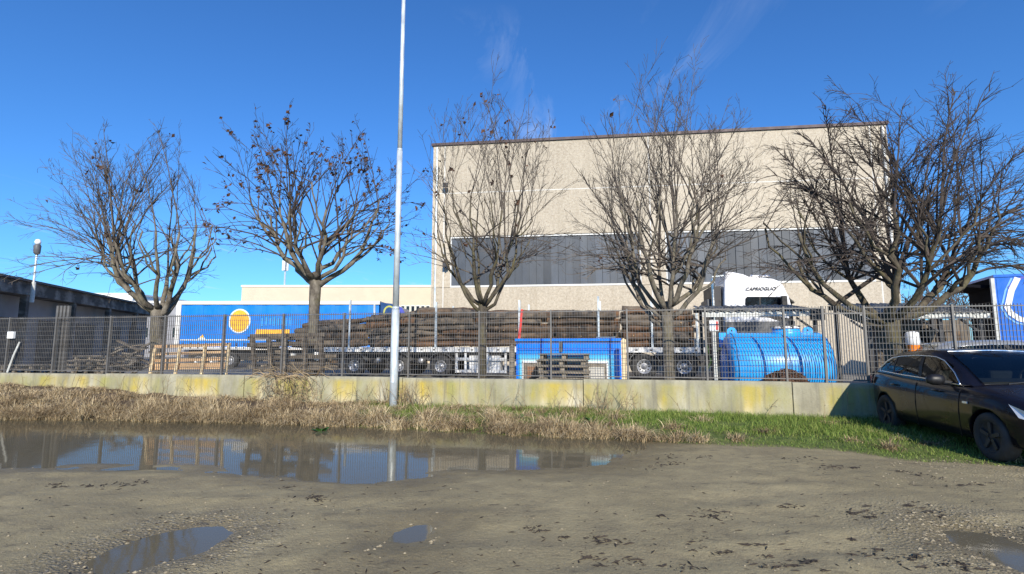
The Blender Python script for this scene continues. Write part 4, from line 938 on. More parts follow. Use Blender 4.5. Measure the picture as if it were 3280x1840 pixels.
MB().prism([(cw_*0.62,bz(1004)),(cw_*1.0,bz(1010)),(cw_*0.85,bz(986)),(cw_*0.66,bz(983))], 0.0, 0.06).build('side_window', MT['violet'], tb)
MB().prism(disc(cw_*0.36, bz(1000), 0.36, 0.40, 0), 0.03, 0.046).build('emblem_ring', MT['emblem'], tb)
MB().prism(disc(cw_*0.36, bz(1000), 0.26, 0.30, 0), 0.02, 0.03).build('emblem_centre', MT['dark_blue'], tb)
wheel_mesh(tb, cw_*0.6, 0.05, 0.5, 0.34, 0.28, MT['rim']); 
MB().box(0, cw_, 0.3, 2.2, 0.3, 0.65).build('chassis', MT['chassis'], tb)
# ================================================================== BLUE TANK
tkT = 0.75
ta, tb2 = fline(2335, 1.3), fline(2652, 1.3)
tk = thing('blue_tank', 'big horizontal bright blue steel tank lying behind the fence', 'tank', fpt((ta+tb2)/2, 1.65, YARD), FA)
hl = (tb2-ta)/2; TR = 0.85; cz = TR-0.02
prof = [(0.001,-hl-0.10),(TR*0.5,-hl-0.07),(TR*0.85,-hl-0.02),(TR*0.97,-hl+0.04),(TR,-hl+0.10),(TR,hl-0.10),(TR*0.97,hl-0.04),(TR*0.85,hl+0.02),(TR*0.5,hl+0.07),(0.001,hl+0.10)]
MB().lathe(prof, 'x', 56, (0,0,cz), cap=False).build('shell', MT['tank'], tk, True)
for x in (-hl+0.10, 0.12): MB().lathe([(TR+0.002,x-0.012),(TR+0.008,x-0.006),(TR+0.008,x+0.006),(TR+0.002,x+0.012)], 'x', 56, (0,0,cz), cap=False).build('weld_seam', MT['tank_dark'], tk)
MB().lathe([(TR*0.62,-hl-0.075),(TR*0.64,-hl-0.07),(TR*0.66,-hl-0.055)], 'x', 48, (0,0,cz), cap=False).build('end_rim', MT['tank_dark'], tk)
zt_ = cz+TR
for x in (fline(2347,1.6)-(ta+tb2)/2, fline(2592,1.6)-(ta+tb2)/2):
    MB().prism([(x-0.11, zt_-0.08)]+[(x+0.11*math.cos(a), zt_+0.05+0.09*math.sin(a)) for a in [math.pi*(1-k/8) for k in range(9)]]+[(x+0.11, zt_-0.08)], -0.02, 0.02).build('lifting_lug', MT['tank'], tk)
    MB().lathe([(0.001,-0.024),(0.022,-0.024),(0.022,0.024)], 'y', 10, (x,0,zt_+0.06), cap=False).build('lug_hole', MT['black'], tk)
xm = fline(2522,1.6)-(ta+tb2)/2
MB().lathe([(0.36,zt_-0.15),(0.33,zt_+0.02),(0.30,zt_+0.07),(0.30,zt_+0.10)], 'z', 28, (xm,0,0)).build('manhole_neck', MT['tank'], tk, True)
MB().lathe([(0.001,zt_+0.16),(0.28,zt_+0.15),(0.33,zt_+0.12),(0.33,zt_+0.10)], 'z', 28, (xm,0,0), cap=False).build('manhole_lid', MT['white_dirty'], tk)
for k in range(9):
    a = 2*math.pi*k/9; MB().box(xm+0.31*math.cos(a)-0.02, xm+0.31*math.cos(a)+0.02, 0.31*math.sin(a)-0.02, 0.31*math.sin(a)+0.02, zt_+0.09, zt_+0.17).build('lid_clamp', MT['black'], tk)
for x in (-hl*0.6, hl*0.6): MB().prism([(-0.7,0),(0.7,0),(0.8,0.25),(0.5,0.13),(-0.5,0.13),(-0.8,0.25)], x-0.06, x+0.06, 'yz').build('saddle', MT['tank_dark'], tk)
MB().box(-hl-0.05, -hl+0.12, 0.55, 0.6, cz+0.5, zt_+0.02).build('end_plate', MT['tank'], tk)
MB().box(hl-0.2, hl+0.05, 0.55, 0.6, cz+0.5, zt_-0.05).build('end_plate', MT['tank'], tk)
# bark heap leaning on the tank
q = random.Random(8); bh_ = thing('bark_heap', 'heap of brown bark scraps against the foot of the blue tank', 'heap', fpt(fline(2510, 0.5), 0.52, YARD), FA)
mb = MB(); wd = (fline(2612,0.5)-fline(2412,0.5))/2
mb.lathe([(1.0,0.0),(0.92,0.35),(0.6,0.66),(0.3,0.76),(0.001,0.80)], 'z', 22)
for i, v in enumerate(mb.v): mb.v[i] = (v[0]*wd*1.05, v[1]*0.26, v[2]*0.98*(1+0.12*math.sin(i*3.3)))
mb.build('mound', MT['rust'], bh_)
mb = MB()
for k in range(420):
    x = q.gauss(0, 0.42)*wd; hh = 0.84*max(0.05, 1-(abs(x)/wd)**2.2); z = q.uniform(0.45, 1.0)*hh+0.01; y = -0.24*(1-(z/0.9)**2)+q.uniform(-0.05,0.04)
    a = q.uniform(-0.6, 0.6); l_ = q.uniform(0.03, 0.12)
    p = Vector((x,y,z)); d = Vector((math.cos(a), q.uniform(-0.4,0.4), math.sin(a)*0.6))*l_
    mb.bar(p-d, p+d, q.uniform(0.012,0.03), q.uniform(0.008,0.02))
o = mb.fastbuild('bark_scraps', MT['rust'], bh_); o['kind'] = 'stuff'

# ================================================================== CANOPY OVER THE TANK
def canopy(name, label, pxa, pxb, ta_, tb_, pyf, pyb, posts, slats=22):
    c = thing(name, label, 'canopy', fpt(0, 0, YARD), FA)
    xa, xb = fline(pxa, ta_), fline(pxb, ta_)
    zf, zb = zat(pyf, fpt((xa+xb)/2, ta_).y)-YARD, zat(pyb, fpt((xa+xb)/2, tb_).y)-YARD
    w = (xb-xa)/slats
    for k in range(slats):      # corrugated sheets
        a = xa+w*k; mb = MB()
        for j in range(4):
            f0, f1 = a+w*j/4, a+w*(j+1)/4; h0, h1 = 0.03*math.sin(j*math.pi/2), 0.03*math.sin((j+1)*math.pi/2)
            mb.quad((f0,ta_-0.15,zf+h0),(f1,ta_-0.15,zf+h1),(f1,tb_,zb+h1),(f0,tb_,zb+h0))
        o = mb.build('roof_sheet', MT['roofing'], c); s_ = o.modifiers.new('s','SOLIDIFY'); s_.thickness = 0.018
    MB().box(xa-0.08, xb+0.08, ta_-0.10, ta_-0.02, zf-0.16, zf-0.03).build('front_beam', MT['post_white'], c)
    MB().box(xa, xb, tb_-0.1, tb_, zb-0.2, zb-0.06).build('rear_beam', MT['steel_dark'], c)
    for px in posts:
        s = fline(px, ta_)
        MB().box(s-0.045, s+0.045, ta_-0.0, ta_+0.09, 0, zf-0.06).build('post', MT['steel_dark'], c)
        s2 = s
        MB().box(s2-0.045, s2+0.045, tb_-0.2, tb_-0.11, 0, zb-0.06).build('post', MT['steel_dark'], c)
        MB().bar((s, ta_+0.05, zf-0.55), (s-0.45, ta_+0.05, zf-0.19), 0.05, 0.05).build('brace', MT['steel_dark'], c)
        MB().bar((s, ta_+0.1, zf-0.1), (s2, tb_-0.1, zb-0.12), 0.06, 0.08).build('rafter', MT['steel_dark'], c)
    return c, zf
cn, zfc = canopy('tank_canopy', 'small grey corrugated roof on dark posts behind the blue tank', 2262, 2632, 2.9, 5.0, 996, 981, (2285, 2618), 16)
MB().box(fline(2598,2.9), fline(2640,2.9), 2.7, 2.85, zfc-0.28, zfc+0.02).build('gutter_bracket', MT['steel_dark'], cn)
sg = thing('roadside_sign', 'small white and red sign on a pale post left of the blue tank', 'sign', fpt(fline(2290, 0.7), 0.7, YARD), FA)
Ys = fdist(2290, 0.7); z0, z1 = zat(1061, Ys)-YARD, zat(1026, Ys)-YARD
MB().box(-0.10, 0.10, -0.01, 0.01, z0, z1).build('plate', MT['white_wall'], sg)
MB().prism([(0.035,z0+0.03),(0.09,z0+0.03),(0.09,z1-0.03),(0.045,z1-0.03)], -0.015, -0.01).build('red_stripe', MT['red'], sg)
MB().box(-0.035, 0.035, 0.012, 0.07, -0.05, z1-0.05).build('post', MT['post_white'], sg)

# ================================================================== BLUE BOOTH
bo = thing('blue_booth', 'low shiny blue booth with white framed openings behind the fence', 'booth', fpt(0, 0, YARD), FA)
bT = 1.25
def bs(px): return fline(px, bT)
def bzz(py): return zat(py, fdist(1820, bT))-YARD
m, n, b = newmat('blue_gradient_print'); nn = n.nodes.new; l = n.links.new; t = nn('ShaderNodeTexCoord')
sx = nn('ShaderNodeSeparateXYZ'); l(t.outputs['Object'], sx.inputs[0])
xc = (bs(1678)+bs(1945))/2; hw = (bs(1945)-bs(1678))/2
ax_ = mathn('SUBTRACT', sx.outputs['X'], xc); ab = nn('ShaderNodeMath'); ab.operation = 'ABSOLUTE'; l(ax_, ab.inputs[0])
dx_ = mathn('SUBTRACT', ab.outputs[0], hw); dz_ = mathn('SUBTRACT', sx.outputs['Z'], bzz(1160))
mxx = mathn('MAXIMUM', dx_, mathn('MULTIPLY', dz_, 1.0))
grad = rng(mxx, 0.02, 0.34)
cr_ = nn('ShaderNodeValToRGB'); l(grad, cr_.inputs[0]); el = cr_.color_ramp.elements
el[0].position = 0; el[0].color = (0.55,0.80,0.86,1); el[1].position = 1; el[1].color = (0.003,0.15,0.82,1)
e = el.new(0.25); e.color = (0.09,0.52,0.82,1); e = el.new(0.65); e.color = (0.006,0.27,0.88,1)
l(cr_.outputs[0], b.inputs['Base Color']); b.inputs['Roughness'].default_value = 0.3; b.inputs['Coat Weight'].default_value = 0.3
MT['booth_print'] = m
MT['booth_blue'] = M('glossy_blue_panel', (0.002,0.20,0.92), 0.28, 0, 0.06, 2, coat=0.4)
MB().box(bs(1652), bs(1990), bT+0.06, bT+1.6, 0.0, bzz(1090)).build('body', MT['booth_blue'], bo)
xs_ = [bs(1660), bs(1740), bs(1795), bs(1860), bs(1922), bs(1986)]
for a, c in zip(xs_[:-1], xs_[1:]): MB().box(a+0.005, c-0.005, bT+0.02, bT+0.058, bzz(1164), bzz(1124)).build('front_board', MT['booth_print'], bo)
MB().box(bs(1660)+0.005, bs(1674), bT+0.02, bT+0.058, 0.0, bzz(1164)-0.004).build('side_board', MT['booth_print'], bo)
MB().box(bs(1946), bs(1986)-0.005, bT+0.02, bT+0.058, 0.0, bzz(1164)-0.004).build('side_board', MT['booth_print'], bo)
for a, c in ((bs(1660), bs(1793)), (bs(1803), bs(1985))): MB().box(a, c, bT+0.0, bT+0.055, bzz(1123), bzz(1094)).build('top_panel', MT['booth_blue'], bo, bevel=0.01)
MB().box(bs(1791), bs(1801), bT-0.02, bT+0.05, bzz(1128), bzz(1084)).build('centre_post', MT['grey_plastic'], bo)
MB().box(bs(1650), bs(1990), bT-0.03, bT+1.65, bzz(1093), bzz(1085)).build('roof_edge', MT['booth_blue'], bo)
MB().box(bs(1910), bs(1972), bT-0.035, bT+0.2, bzz(1084), bzz(1080)).build('roof_strip', MT['white_paint'], bo)
MB().box(bs(1656), bs(1988), bT-0.01, bT+0.02, bzz(1093.5)-0.035, bzz(1093)-0.002).build('roof_grille', MT['steel_dark'], bo)
for xa, xb in ((1672, 1742), (1862, 1946)):
    MB().box(bs(xa), bs(xb), bT+0.0, bT+0.05, bzz(1164)+0.002, bzz(1158)).build('white_lintel', MT['white_paint'], bo)
    f = MB().box(bs(xa)+0.02, bs(xb)-0.02, bT+0.012, bT+0.05, bzz(1222), bzz(1164)).build('window_frame', MT['wood_old'], bo)
    MB().box(bs(xa+10 if xa > 1800 else xa+16), bs(xb-12), bT+0.0, bT+0.010, bzz(1214), bzz(1176)).build('pane', MT['concrete_pale'] if xa > 1800 else MT['sill_brown'], f)
MB().box(bs(1672), bs(1676), bT+0.0, bT+0.05, 0.0, bzz(1160)).build('white_jamb', MT['white_paint'], bo)
MB().box(bs(1942), bs(1947), bT+0.0, bT+0.05, 0.0, bzz(1160)).build('white_jamb', MT['white_paint'], bo)
for px, w_, pt, pt2, lb_ in ((1639, 15, 1108, 0.75, 'weathered plank standing upright at the left side of the blue booth'), (1997, 15, 1088, 0.78, 'pale peeling plank standing upright at the right side of the blue booth')):
    s = fline(px, pt2); Yp = fpt(s, pt2).y; hw_ = w_/2*Yp/1671
    o = MB().prism([(s-hw_, 0), (s+hw_, 0), (s+hw_*1.1, zat(pt, Yp)-YARD), (s, zat(pt-4, Yp)-YARD), (s-hw_, zat(pt+3, Yp)-YARD)], pt2-0.02, pt2+0.03).build('upright_plank', MT['wood_old'] if px < 1800 else MT['wood_light'])
    o.location = fpt(0, 0, YARD); o.rotation_euler = (0, 0, FA); tag(o, lb_, 'plank')

# ================================================================== PALLETS
def make_pallet(mat):
    r_ = bpy.data.objects.new('pallet', None); COL.objects.link(r_); r_.empty_display_size = 0.2
    for k in range(7):
        y = -0.40+k*0.8/6; w_ = 0.038 if k % 2 else 0.045
        MB().box(-0.6, 0.6, y-w_, y+w_, 0.122, 0.144).build('top_board', mat, r_)
    for x in (-0.53, 0, 0.53):
        MB().box(x-0.05, x+0.05, -0.4, 0.4, 0.1, 0.12).build('stringer_board', mat, r_)
        for y in (-0.34, 0, 0.34): MB().box(x-0.05, x+0.05, y-0.05, y+0.05, 0.022, 0.10).build('block', mat, r_)
    for y in (-0.34, 0, 0.34): MB().box(-0.6, 0.6, y-0.05, y+0.05, 0, 0.02).build('base_board', mat, r_)
    return r_
proto = make_pallet(MT['wood_old']); first = [True]
def place_pallet(loc, rot, label, group):
    o = proto if first[0] else copy_tree(proto); first[0] = False
    o.location = loc; o.rotation_euler = rot; tag(o, label, 'pallet', group); return o
for k in range(8):      # stack of flat pallets in front of the booth
    place_pallet(fpt(fline(1806, 0.74)+0.025*((k*5) % 3-1), 0.74+0.01*((k*7) % 3-1), YARD+k*0.147), (0,0,FA+0.02*((k*11) % 3-1)), 'weathered pallet, %s from the ground in the stack before the blue booth' % ordn[k], 'pallets stacked before the blue booth')
for st_, (px, t_, n_, rz) in enumerate(((95, 2.2, 5, 0.05), (250, 2.6, 6, -0.1), (325, 3.2, 7, 0.12))):
    for k in range(n_):
        place_pallet(fpt(fline(px, t_)+0.03*((k*5) % 3-1), t_+0.02*((k*7) % 3-1), YARD+k*0.147), (0,0,FA+rz+0.03*((k*11) % 3-1)),
            'grey pallet, %s from the ground in the %s stack behind the left fence' % (ordn[k], ['leftmost','middle','rightmost'][st_]), 'stacked pallets behind the left fence')
# ================================================================== FRESH TIMBER HURDLE (pale posts, orange boards)
hu = thing('timber_hurdle', 'new orange-brown timber hurdle with pale posts leaning behind the fence', 'hurdle', fpt(0, 0, 0), FA)
HTt = 0.32
def hp(px, py, t_=HTt): s = fline(px, t_); return (s, t_, zat(py, fpt(s, t_).y))
tops = [(498,1114),(578,1110),(657,1108),(733,1104)]; bots = [(486,1193),(566,1194),(650,1193),(728,1193)]
for (a, c), (d, e) in zip(tops, bots):
    p, q2 = Vector(hp(a, c)), Vector(hp(d, e, 0.28)); q2.z = WT-0.3; q2.x += (q2.x-p.x)*0.25
    MB().bar(p, q2, 0.07, 0.05, (0,1,0)).build('post', MT['wood_light'], hu)
for (la, lb1, ra, rb, hw_) in ((495,1111,738,1104,0.045),(493,1135,735,1128,0.035),(488,1157,733,1149,0.045),(486,1172,731,1166,0.05),(484,1181,730,1177,0.04)):
    p, q2 = Vector(hp(la, lb1, HTt+0.06)), Vector(hp(ra, rb, HTt+0.06)); MB().bar(p, q2, 0.03, hw_*2, (0,0,1)).build('board', MT['wood_new'], hu)
# ================================================================== OLD TIMBER RACK
ra_ = thing('old_timber_rack', 'dark weathered wooden rack with slanting uprights stacked with scrap', 'rack', fpt(0, 0, 0), FA)
RT = 0.5
def rp(px, py, t_=RT): s = fline(px, t_); return Vector((s, t_, zat(py, fpt(s, t_).y)))
for (a, c, d, e) in ((806,1078,832,1195),(860,1085,884,1195),(913,1084,922,1195),(975,1078,985,1195),(1027,1075,1042,1195)):
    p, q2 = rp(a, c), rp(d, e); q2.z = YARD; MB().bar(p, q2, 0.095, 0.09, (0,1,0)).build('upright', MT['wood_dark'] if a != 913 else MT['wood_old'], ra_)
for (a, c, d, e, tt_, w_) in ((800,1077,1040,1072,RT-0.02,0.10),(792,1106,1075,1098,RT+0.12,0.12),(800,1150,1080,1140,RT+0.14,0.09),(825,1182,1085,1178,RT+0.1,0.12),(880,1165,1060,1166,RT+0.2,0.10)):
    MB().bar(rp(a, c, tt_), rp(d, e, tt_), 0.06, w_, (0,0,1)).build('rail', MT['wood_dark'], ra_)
q = random.Random(77)
for k in range(34):        # scrap timbers stacked on the rack behind
    px = q.uniform(815, 1060); py = q.choice((1085,1100,1112,1128,1140,1152,1163,1175,1186)); t_ = RT+q.uniform(0.3, 0.8); ln = q.uniform(30, 80)
    p, r2 = rp(px-ln/2, py+q.uniform(-4,4), t_), rp(px+ln/2, py+q.uniform(-5,5), t_)
    c_ = (p+r2)/2; o = MB().bar(p-c_, r2-c_, q.uniform(0.05,0.12), q.uniform(0.05,0.14)).build('scrap_timber', q.choice((MT['wood_dark'], MT['wood_old'], MT['log'])))
    o.location = Matrix.Rotation(FA, 4, 'Z') @ c_ + Vector(fpt(0, 0, 0)); o.rotation_euler = (0, 0, FA); tag(o, 'brown scrap timber stacked behind the uprights of the old rack', 'timber', 'scrap timbers on the old rack')
for a, c in ((1012,1135),(1013,1150),(935,1138)):
    p = rp(a, c, RT+0.22); o = MB().box(-0.06, 0.07, 0, 0.1, -0.04, 0.05).build('white_offcut', MT['white_wall'], bevel=0.01)
    o.location = Matrix.Rotation(FA, 4, 'Z') @ p + Vector(fpt(0, 0, 0)); o.rotation_euler = (0, 0.15, FA); tag(o, {1135: 'upper white offcut at the right end of the old rack', 1150: 'lower white offcut at the right end of the old rack', 1138: 'white offcut in the middle of the old rack'}[c], 'offcut', 'white offcuts on the old rack')
p = rp(1052, 1020, 0.5)
# scrap pile between hurdle and pallets
sc = thing('scrap_timber_pile', 'dark heap of tangled scrap wood behind the fence by the leftmost tree', 'pile', fpt(0, 0, 0), FA)
for k in range(46):
    px = q.gauss(415, 32); py = q.uniform(1105, 1190); t_ = 2.3+q.uniform(-0.3, 0.5); ln = q.uniform(14, 45); a = q.uniform(-0.7, 0.7)
    MB().bar(rp(px-ln*math.cos(a), py-ln*math.sin(a), t_), rp(px+ln*math.cos(a), py+ln*math.sin(a)*0.6, t_+q.uniform(-0.2,0.2)), q.uniform(0.04,0.1), q.uniform(0.03,0.08)).build('scrap_piece', q.choice((MT['wood_dark'], MT['wood_old'], MT['steel_dark'])), sc)

# ================================================================== RIGHT-HAND SHED, BLUE LORRY, DRUM
sh, zfs = canopy('open_shed', 'long open shed with a grey corrugated roof at the right', 2768, 3165, 4.4, 6.8, 1003, 974, (2790, 3020, 3150), 22)
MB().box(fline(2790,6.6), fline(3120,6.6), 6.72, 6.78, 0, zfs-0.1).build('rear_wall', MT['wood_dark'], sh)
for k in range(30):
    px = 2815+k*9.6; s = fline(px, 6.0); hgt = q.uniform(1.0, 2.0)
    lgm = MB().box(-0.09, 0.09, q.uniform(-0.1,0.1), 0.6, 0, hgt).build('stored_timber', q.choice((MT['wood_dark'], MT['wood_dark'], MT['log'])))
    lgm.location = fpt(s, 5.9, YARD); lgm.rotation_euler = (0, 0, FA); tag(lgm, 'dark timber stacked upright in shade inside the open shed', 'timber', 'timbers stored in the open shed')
dr = thing('warning_drum', 'white and orange plastic drum on a pallet post behind the fence by the black car', 'drum', fpt(fline(2925, 2.6), 2.6, YARD), FA)
Yd = fdist(2925, 2.6); za, zb_, zc = zat(1132, Yd)-YARD, zat(1106, Yd)-YARD, zat(1062, Yd)-YARD
MB().lathe([(0.13,za),(0.135,za+0.03),(0.145,zb_-0.01),(0.15,zb_)], 'z', 20).build('orange_base', MT['lens_orange'], dr, True)
MB().lathe([(0.15,zb_+0.001),(0.16,zb_+0.03),(0.15,zc-0.06),(0.12,zc-0.02),(0.05,zc)], 'z', 20).build('white_body', MT['white_paint'], dr, True)
MB().box(-0.05, 0.05, -0.05, 0.05, 0, za-0.02).build('stand_post', MT['wood_old'], dr)
MB().box(-0.16, 0.16, -0.16, 0.16, za-0.02, za).build('stand_plate', MT['wood_old'], dr)
MT['matt_black'] = M('matt_black_panel', (0.009,0.009,0.012), 0.95, 0, 0.3, 4, spec=0.05, rvar=0.03)
bl = thing('blue_box_lorry', 'bright blue lorry body with white curved stripes at the right edge', 'lorry', (xat(3196, 1000, 18.0), 18.0, YARD), R(-25))
Zb = zat(884, 18.0)-YARD
MB().box(0.0, 9.0, 0.012, 2.4, 1.0, Zb-0.06).build('body_core', MT['truck_blue'], bl)
for k in range(6): MB().box(0.05+k*1.4, 1.43+k*1.4, 0.0, 0.012, 1.0, Zb-0.08).build('side_panel', MT['truck_blue'], bl)
MB().box(-0.02, 9.0, -0.02, 2.42, Zb-0.06, Zb+0.03).build('roof', MT['truck_blue'], bl)
MB().box(-0.10, -0.0, -0.01, 0.12, 0.7, Zb-0.08).build('corner_post', MT['post_white'], bl)
MB().box(-0.04, 0.0, 0.13, 2.38, 0.7, Zb-0.06).build('end_shade_panel', MT['matt_black'], bl)  # matt black sheet stands in for the shade of the open end
for k in range(5): MB().box(-0.05, -0.04, 0.15, 2.36, 1.1+k*0.6, 1.12+k*0.6).build('end_seam', MT['chassis'], bl)
MB().prism([(-0.75,Zb-0.32),(-0.02,Zb-0.42),(-0.02,Zb-0.30),(-0.70,Zb-0.24)], 0.3, 2.3).build('tail_flap', MT['matt_black'], bl)
MB().box(-0.1, 9.0, -0.03, 0.06, 0.88, 0.99).build('side_rail', MT['white_dirty'], bl)
MB().box(0.2, 8.8, 0.6, 1.8, 0.45, 0.9).build('chassis', MT['chassis'], bl)
for x in (1.6, 2.9, 7.5): wheel_mesh(bl, x, 0.04, 0.5, 0.34, 0.28, MT['rim'])
def ribbon(pts, w, y0, y1):
    mb = MB(); L_ = []; R__ = []
    for i, p in enumerate(pts):
        a = Vector(pts[max(i-1,0)]); c = Vector(pts[min(i+1,len(pts)-1)]); d = (c-a).normalized(); nn_ = Vector((-d.y, d.x))*w/2; L_.append(Vector(p)+nn_); R__.append(Vector(p)-nn_)
    return mb.prism([tuple(v) for v in L_]+[tuple(v) for v in reversed(R__)], y0, y1)
kz = lambda py: zat(py, 17.7)-YARD
MT['stripe_blue'] = M('pale_blue_stripe', (0.18,0.42,0.78), 0.4, 0, 0.05, 3)
stripe = [(0.62,kz(890)),(0.42,kz(930)),(0.27,kz(985)),(0.34,kz(1003)),(0.55,kz(1022)),(0.95,kz(1034)),(1.5,kz(1040)),(2.4,kz(1040))]
ribbon(stripe, 0.17, -0.012, -0.002).build('white_stripe', MT['white_paint'], bl)
ribbon([(x-0.16 if z > kz(1000) else x-0.10, z-(0.0 if z > kz(1000) else 0.13)) for x, z in stripe], 0.05, -0.010, -0.002).build('pale_blue_stripe', MT['stripe_blue'], bl)
ribbon([(1.25+0.45*math.cos(a), kz(968)+0.42*math.sin(a)) for a in [math.pi*(0.45+1.1*k/14) for k in range(15)]], 0.13, -0.012, -0.002).build('white_arc', MT['white_paint'], bl)
ribbon([(1.15+0.9*math.cos(a), kz(960)+0.85*math.sin(a)) for a in [math.pi*(0.5+0.5*k/10) for k in range(8)]], 0.10, -0.010, -0.002).build('violet_arc', MT['violet'], bl)

# ================================================================== CARS
def make_car(name, label, loc, rz, paint, group=None):
    car = thing(name, label, 'car', loc, rz, group)
    ix = lambda tab, x: float(np.interp(x, [a for a, _ in tab], [b2 for _, b2 in tab]))
    ZB = [(-2.15,0.86),(-2.10,1.00),(-1.95,1.06),(-1.5,1.06),(-0.8,1.02),(0.2,0.985),(0.75,0.97),(0.98,0.985),(1.4,0.94),(1.8,0.86),(2.05,0.75),(2.2,0.62),(2.27,0.5)]
    WB = [(-2.15,0.60),(-2.08,0.72),(-1.85,0.825),(-1.4,0.885),(-0.5,0.90),(0.6,0.905),(1.4,0.895),(1.8,0.85),(2.05,0.74),(2.2,0.60),(2.27,0.48)]
    ZS = [(-2.15,0.36),(-1.9,0.24),(-1.0,0.19),(1.2,0.19),(1.9,0.20),(2.27,0.26)]
    xs = [-2.15,-2.11,-2.02,-1.9,-1.75,-1.55,-1.35,-1.1,-0.8,-0.4,0,0.4,0.75,0.98,1.2,1.45,1.7,1.9,2.05,2.15,2.22,2.27]
    body = MB(); n_ = 0
    for x in xs:
        w_, zb2, zs = ix(WB, x), ix(ZB, x), ix(ZS, x); hgt = zb2-zs
        half = [(w_*0.90, zs), (w_*0.965, zs+0.08*hgt/0.8), (w_*0.985, zs+0.30*hgt), (w_*1.0, zs+0.52*hgt), (w_*0.992, zs+0.70*hgt), (w_*0.985, zs+0.78*hgt), (w_*0.955, zs+0.93*hgt), (w_*0.89, zb2), (w_*0.6, zb2+0.012+0.02*(x > 0.9)), (0.0, zb2+0.018+0.03*(x > 0.9))]
        ring = [(-a, c) for a, c in half] + [(a, c) for a, c in reversed(half[:-1])]
        n_ = len(ring)
        for a, c in ring: body.v.append((x, a, c))
    for i in range(len(xs)-1):
        for k in range(n_): body.f.append((i*n_+k, i*n_+(k+1) % n_, (i+1)*n_+(k+1) % n_, (i+1)*n_+k))
    body.f.append(tuple(range(n_))); body.f.append(tuple((len(xs)-1)*n_+k for k in reversed(range(n_))))
    bo_ = body.build('body', paint, car, True)
    ss = bo_.modifiers.new('sub', 'SUBSURF'); ss.levels = 1; ss.render_levels = 1
    cuts = []
    for x in (1.3425, -1.3425):
        for sgn in (-1, 1):
            c = MB().lathe([(0.355,-0.16),(0.355,0.16)], 'y', 36, (x, sgn*0.86, 0.335)).build('cut', None); c.parent = car; cuts.append(c)
            md = bo_.modifiers.new('bool', 'BOOLEAN'); md.object = c; md.operation = 'DIFFERENCE'; md.solver = 'EXACT'
    bpy.context.view_layer.update()
    dg = bpy.context.evaluated_depsgraph_get(); nm = bpy.data.meshes.new_from_object(bo_.evaluated_get(dg)); bo_.modifiers.clear(); bo_.data = nm
    for c in cuts: bpy.data.objects.remove(c)
    # greenhouse
    RF = [(-2.02,1.07),(-1.85,1.22),(-1.68,1.345),(-1.45,1.425),(-1.0,1.475),(-0.4,1.505),(0.0,1.485),(0.25,1.42),(0.6,1.24),(1.0,1.0)]
    RWd = [(-2.02,0.66),(-1.7,0.60),(-1.2,0.62),(-0.4,0.64),(0.2,0.63),(0.6,0.66),(1.0,0.70)]
    BW = lambda x: ix(WB, x)*0.89
    def side(x, f):          # point on the greenhouse side at height fraction f between belt and roof edge
        zb2 = ix(ZB, x); zr2 = ix(RF, x)-0.05; wb2 = BW(x); wr = ix(RWd, x)
        bul = 0.025*math.sin(math.pi*f)
        return (x, -(wb2+(wr-wb2)*f+bul), zb2+(zr2-zb2)*f)
    gxs = [-2.02,-1.93,-1.85,-1.76,-1.68,-1.56,-1.45,-1.2,-1.0,-0.7,-0.4,-0.2,0.0,0.12,0.25,0.42,0.6,0.8,0.98]
    gh2 = MB(); rn = 0
    for x in gxs:
        pts = [side(x, f) for f in (-0.05,0.06,0.46,0.86,0.93)]; zr2 = ix(RF, x); wr = ix(RWd, x)
        pts += [(x, -wr*0.9, zr2-0.018), (x, -wr*0.55, zr2+0.0), (x, 0, zr2+0.006)]
        ring = pts + [(a, -b2, c) for a, b2, c in reversed(pts[:-1])]; rn = len(ring); gh2.v += ring
    for i in range(len(gxs)-1):
        xm_ = (gxs[i]+gxs[i+1])/2
        for k in range(rn-1):
            if -1.5 < xm_ < 0.4 and k in (1, 2, rn-3, rn-4): continue      # side windows
            if xm_ > 0.2 and 5 <= k <= rn-7: continue                       # windscreen
            gh2.f.append((i*rn+k, i*rn+k+1, (i+1)*rn+k+1, (i+1)*rn+k))
    gh2.build('roof_shell', paint, car, True)
    for sgn in (1, -1):
        P_ = lambda x, f, o=0.006: (lambda q: (q[0], sgn*(q[1]-o), q[2]))(side(x, f))
        wxs = [-1.66,-1.62,-1.52,-1.36,-1.1,-0.8,-0.5,-0.2,0.0,0.2,0.36,0.52,0.66,0.74]
        topf = [0.30,0.42,0.66,0.82,0.86,0.86,0.86,0.86,0.86,0.84,0.76,0.66,0.42,0.10]
        gm = MB()
        for x, f in zip(wxs, topf): gm.v += [P_(x, 0.07), P_(x, (0.07+f)/2), P_(x, max(f, 0.09))]
        for i in range(len(wxs)-1):
            for k in range(2): gm.f.append((i*3+k, i*3+k+1, i*3+4+k, i*3+3+k))
        gm.build('side_window', MT['glass_tint'], car, True)
        loop = [P_(x, 0.06, 0.010) for x in wxs] + [P_(x, max(f+0.015, 0.10), 0.010) for x, f in reversed(list(zip(wxs, topf)))]
        MB().tube(loop+[loop[0]], 0.011, 5, False).build('chrome_window_trim', MT['chrome'], car, True)
        for xp, w2 in ((-0.28, 0.045), (-1.12, 0.025)):
            pm2 = MB(); a = [P_(xp-w2-0.03*0, 0.07, 0.010), P_(xp+w2, 0.07, 0.010), P_(xp+w2-0.03, 0.5, 0.012), P_(xp+w2-0.06, 0.86, 0.010), P_(xp-w2-0.06, 0.86, 0.010), P_(xp-w2-0.03, 0.5, 0.012)]
            pm2.quad(a[0],a[1],a[2],a[5]).quad(a[5],a[2],a[3],a[4]).build('window_pillar', MT['black'], car)
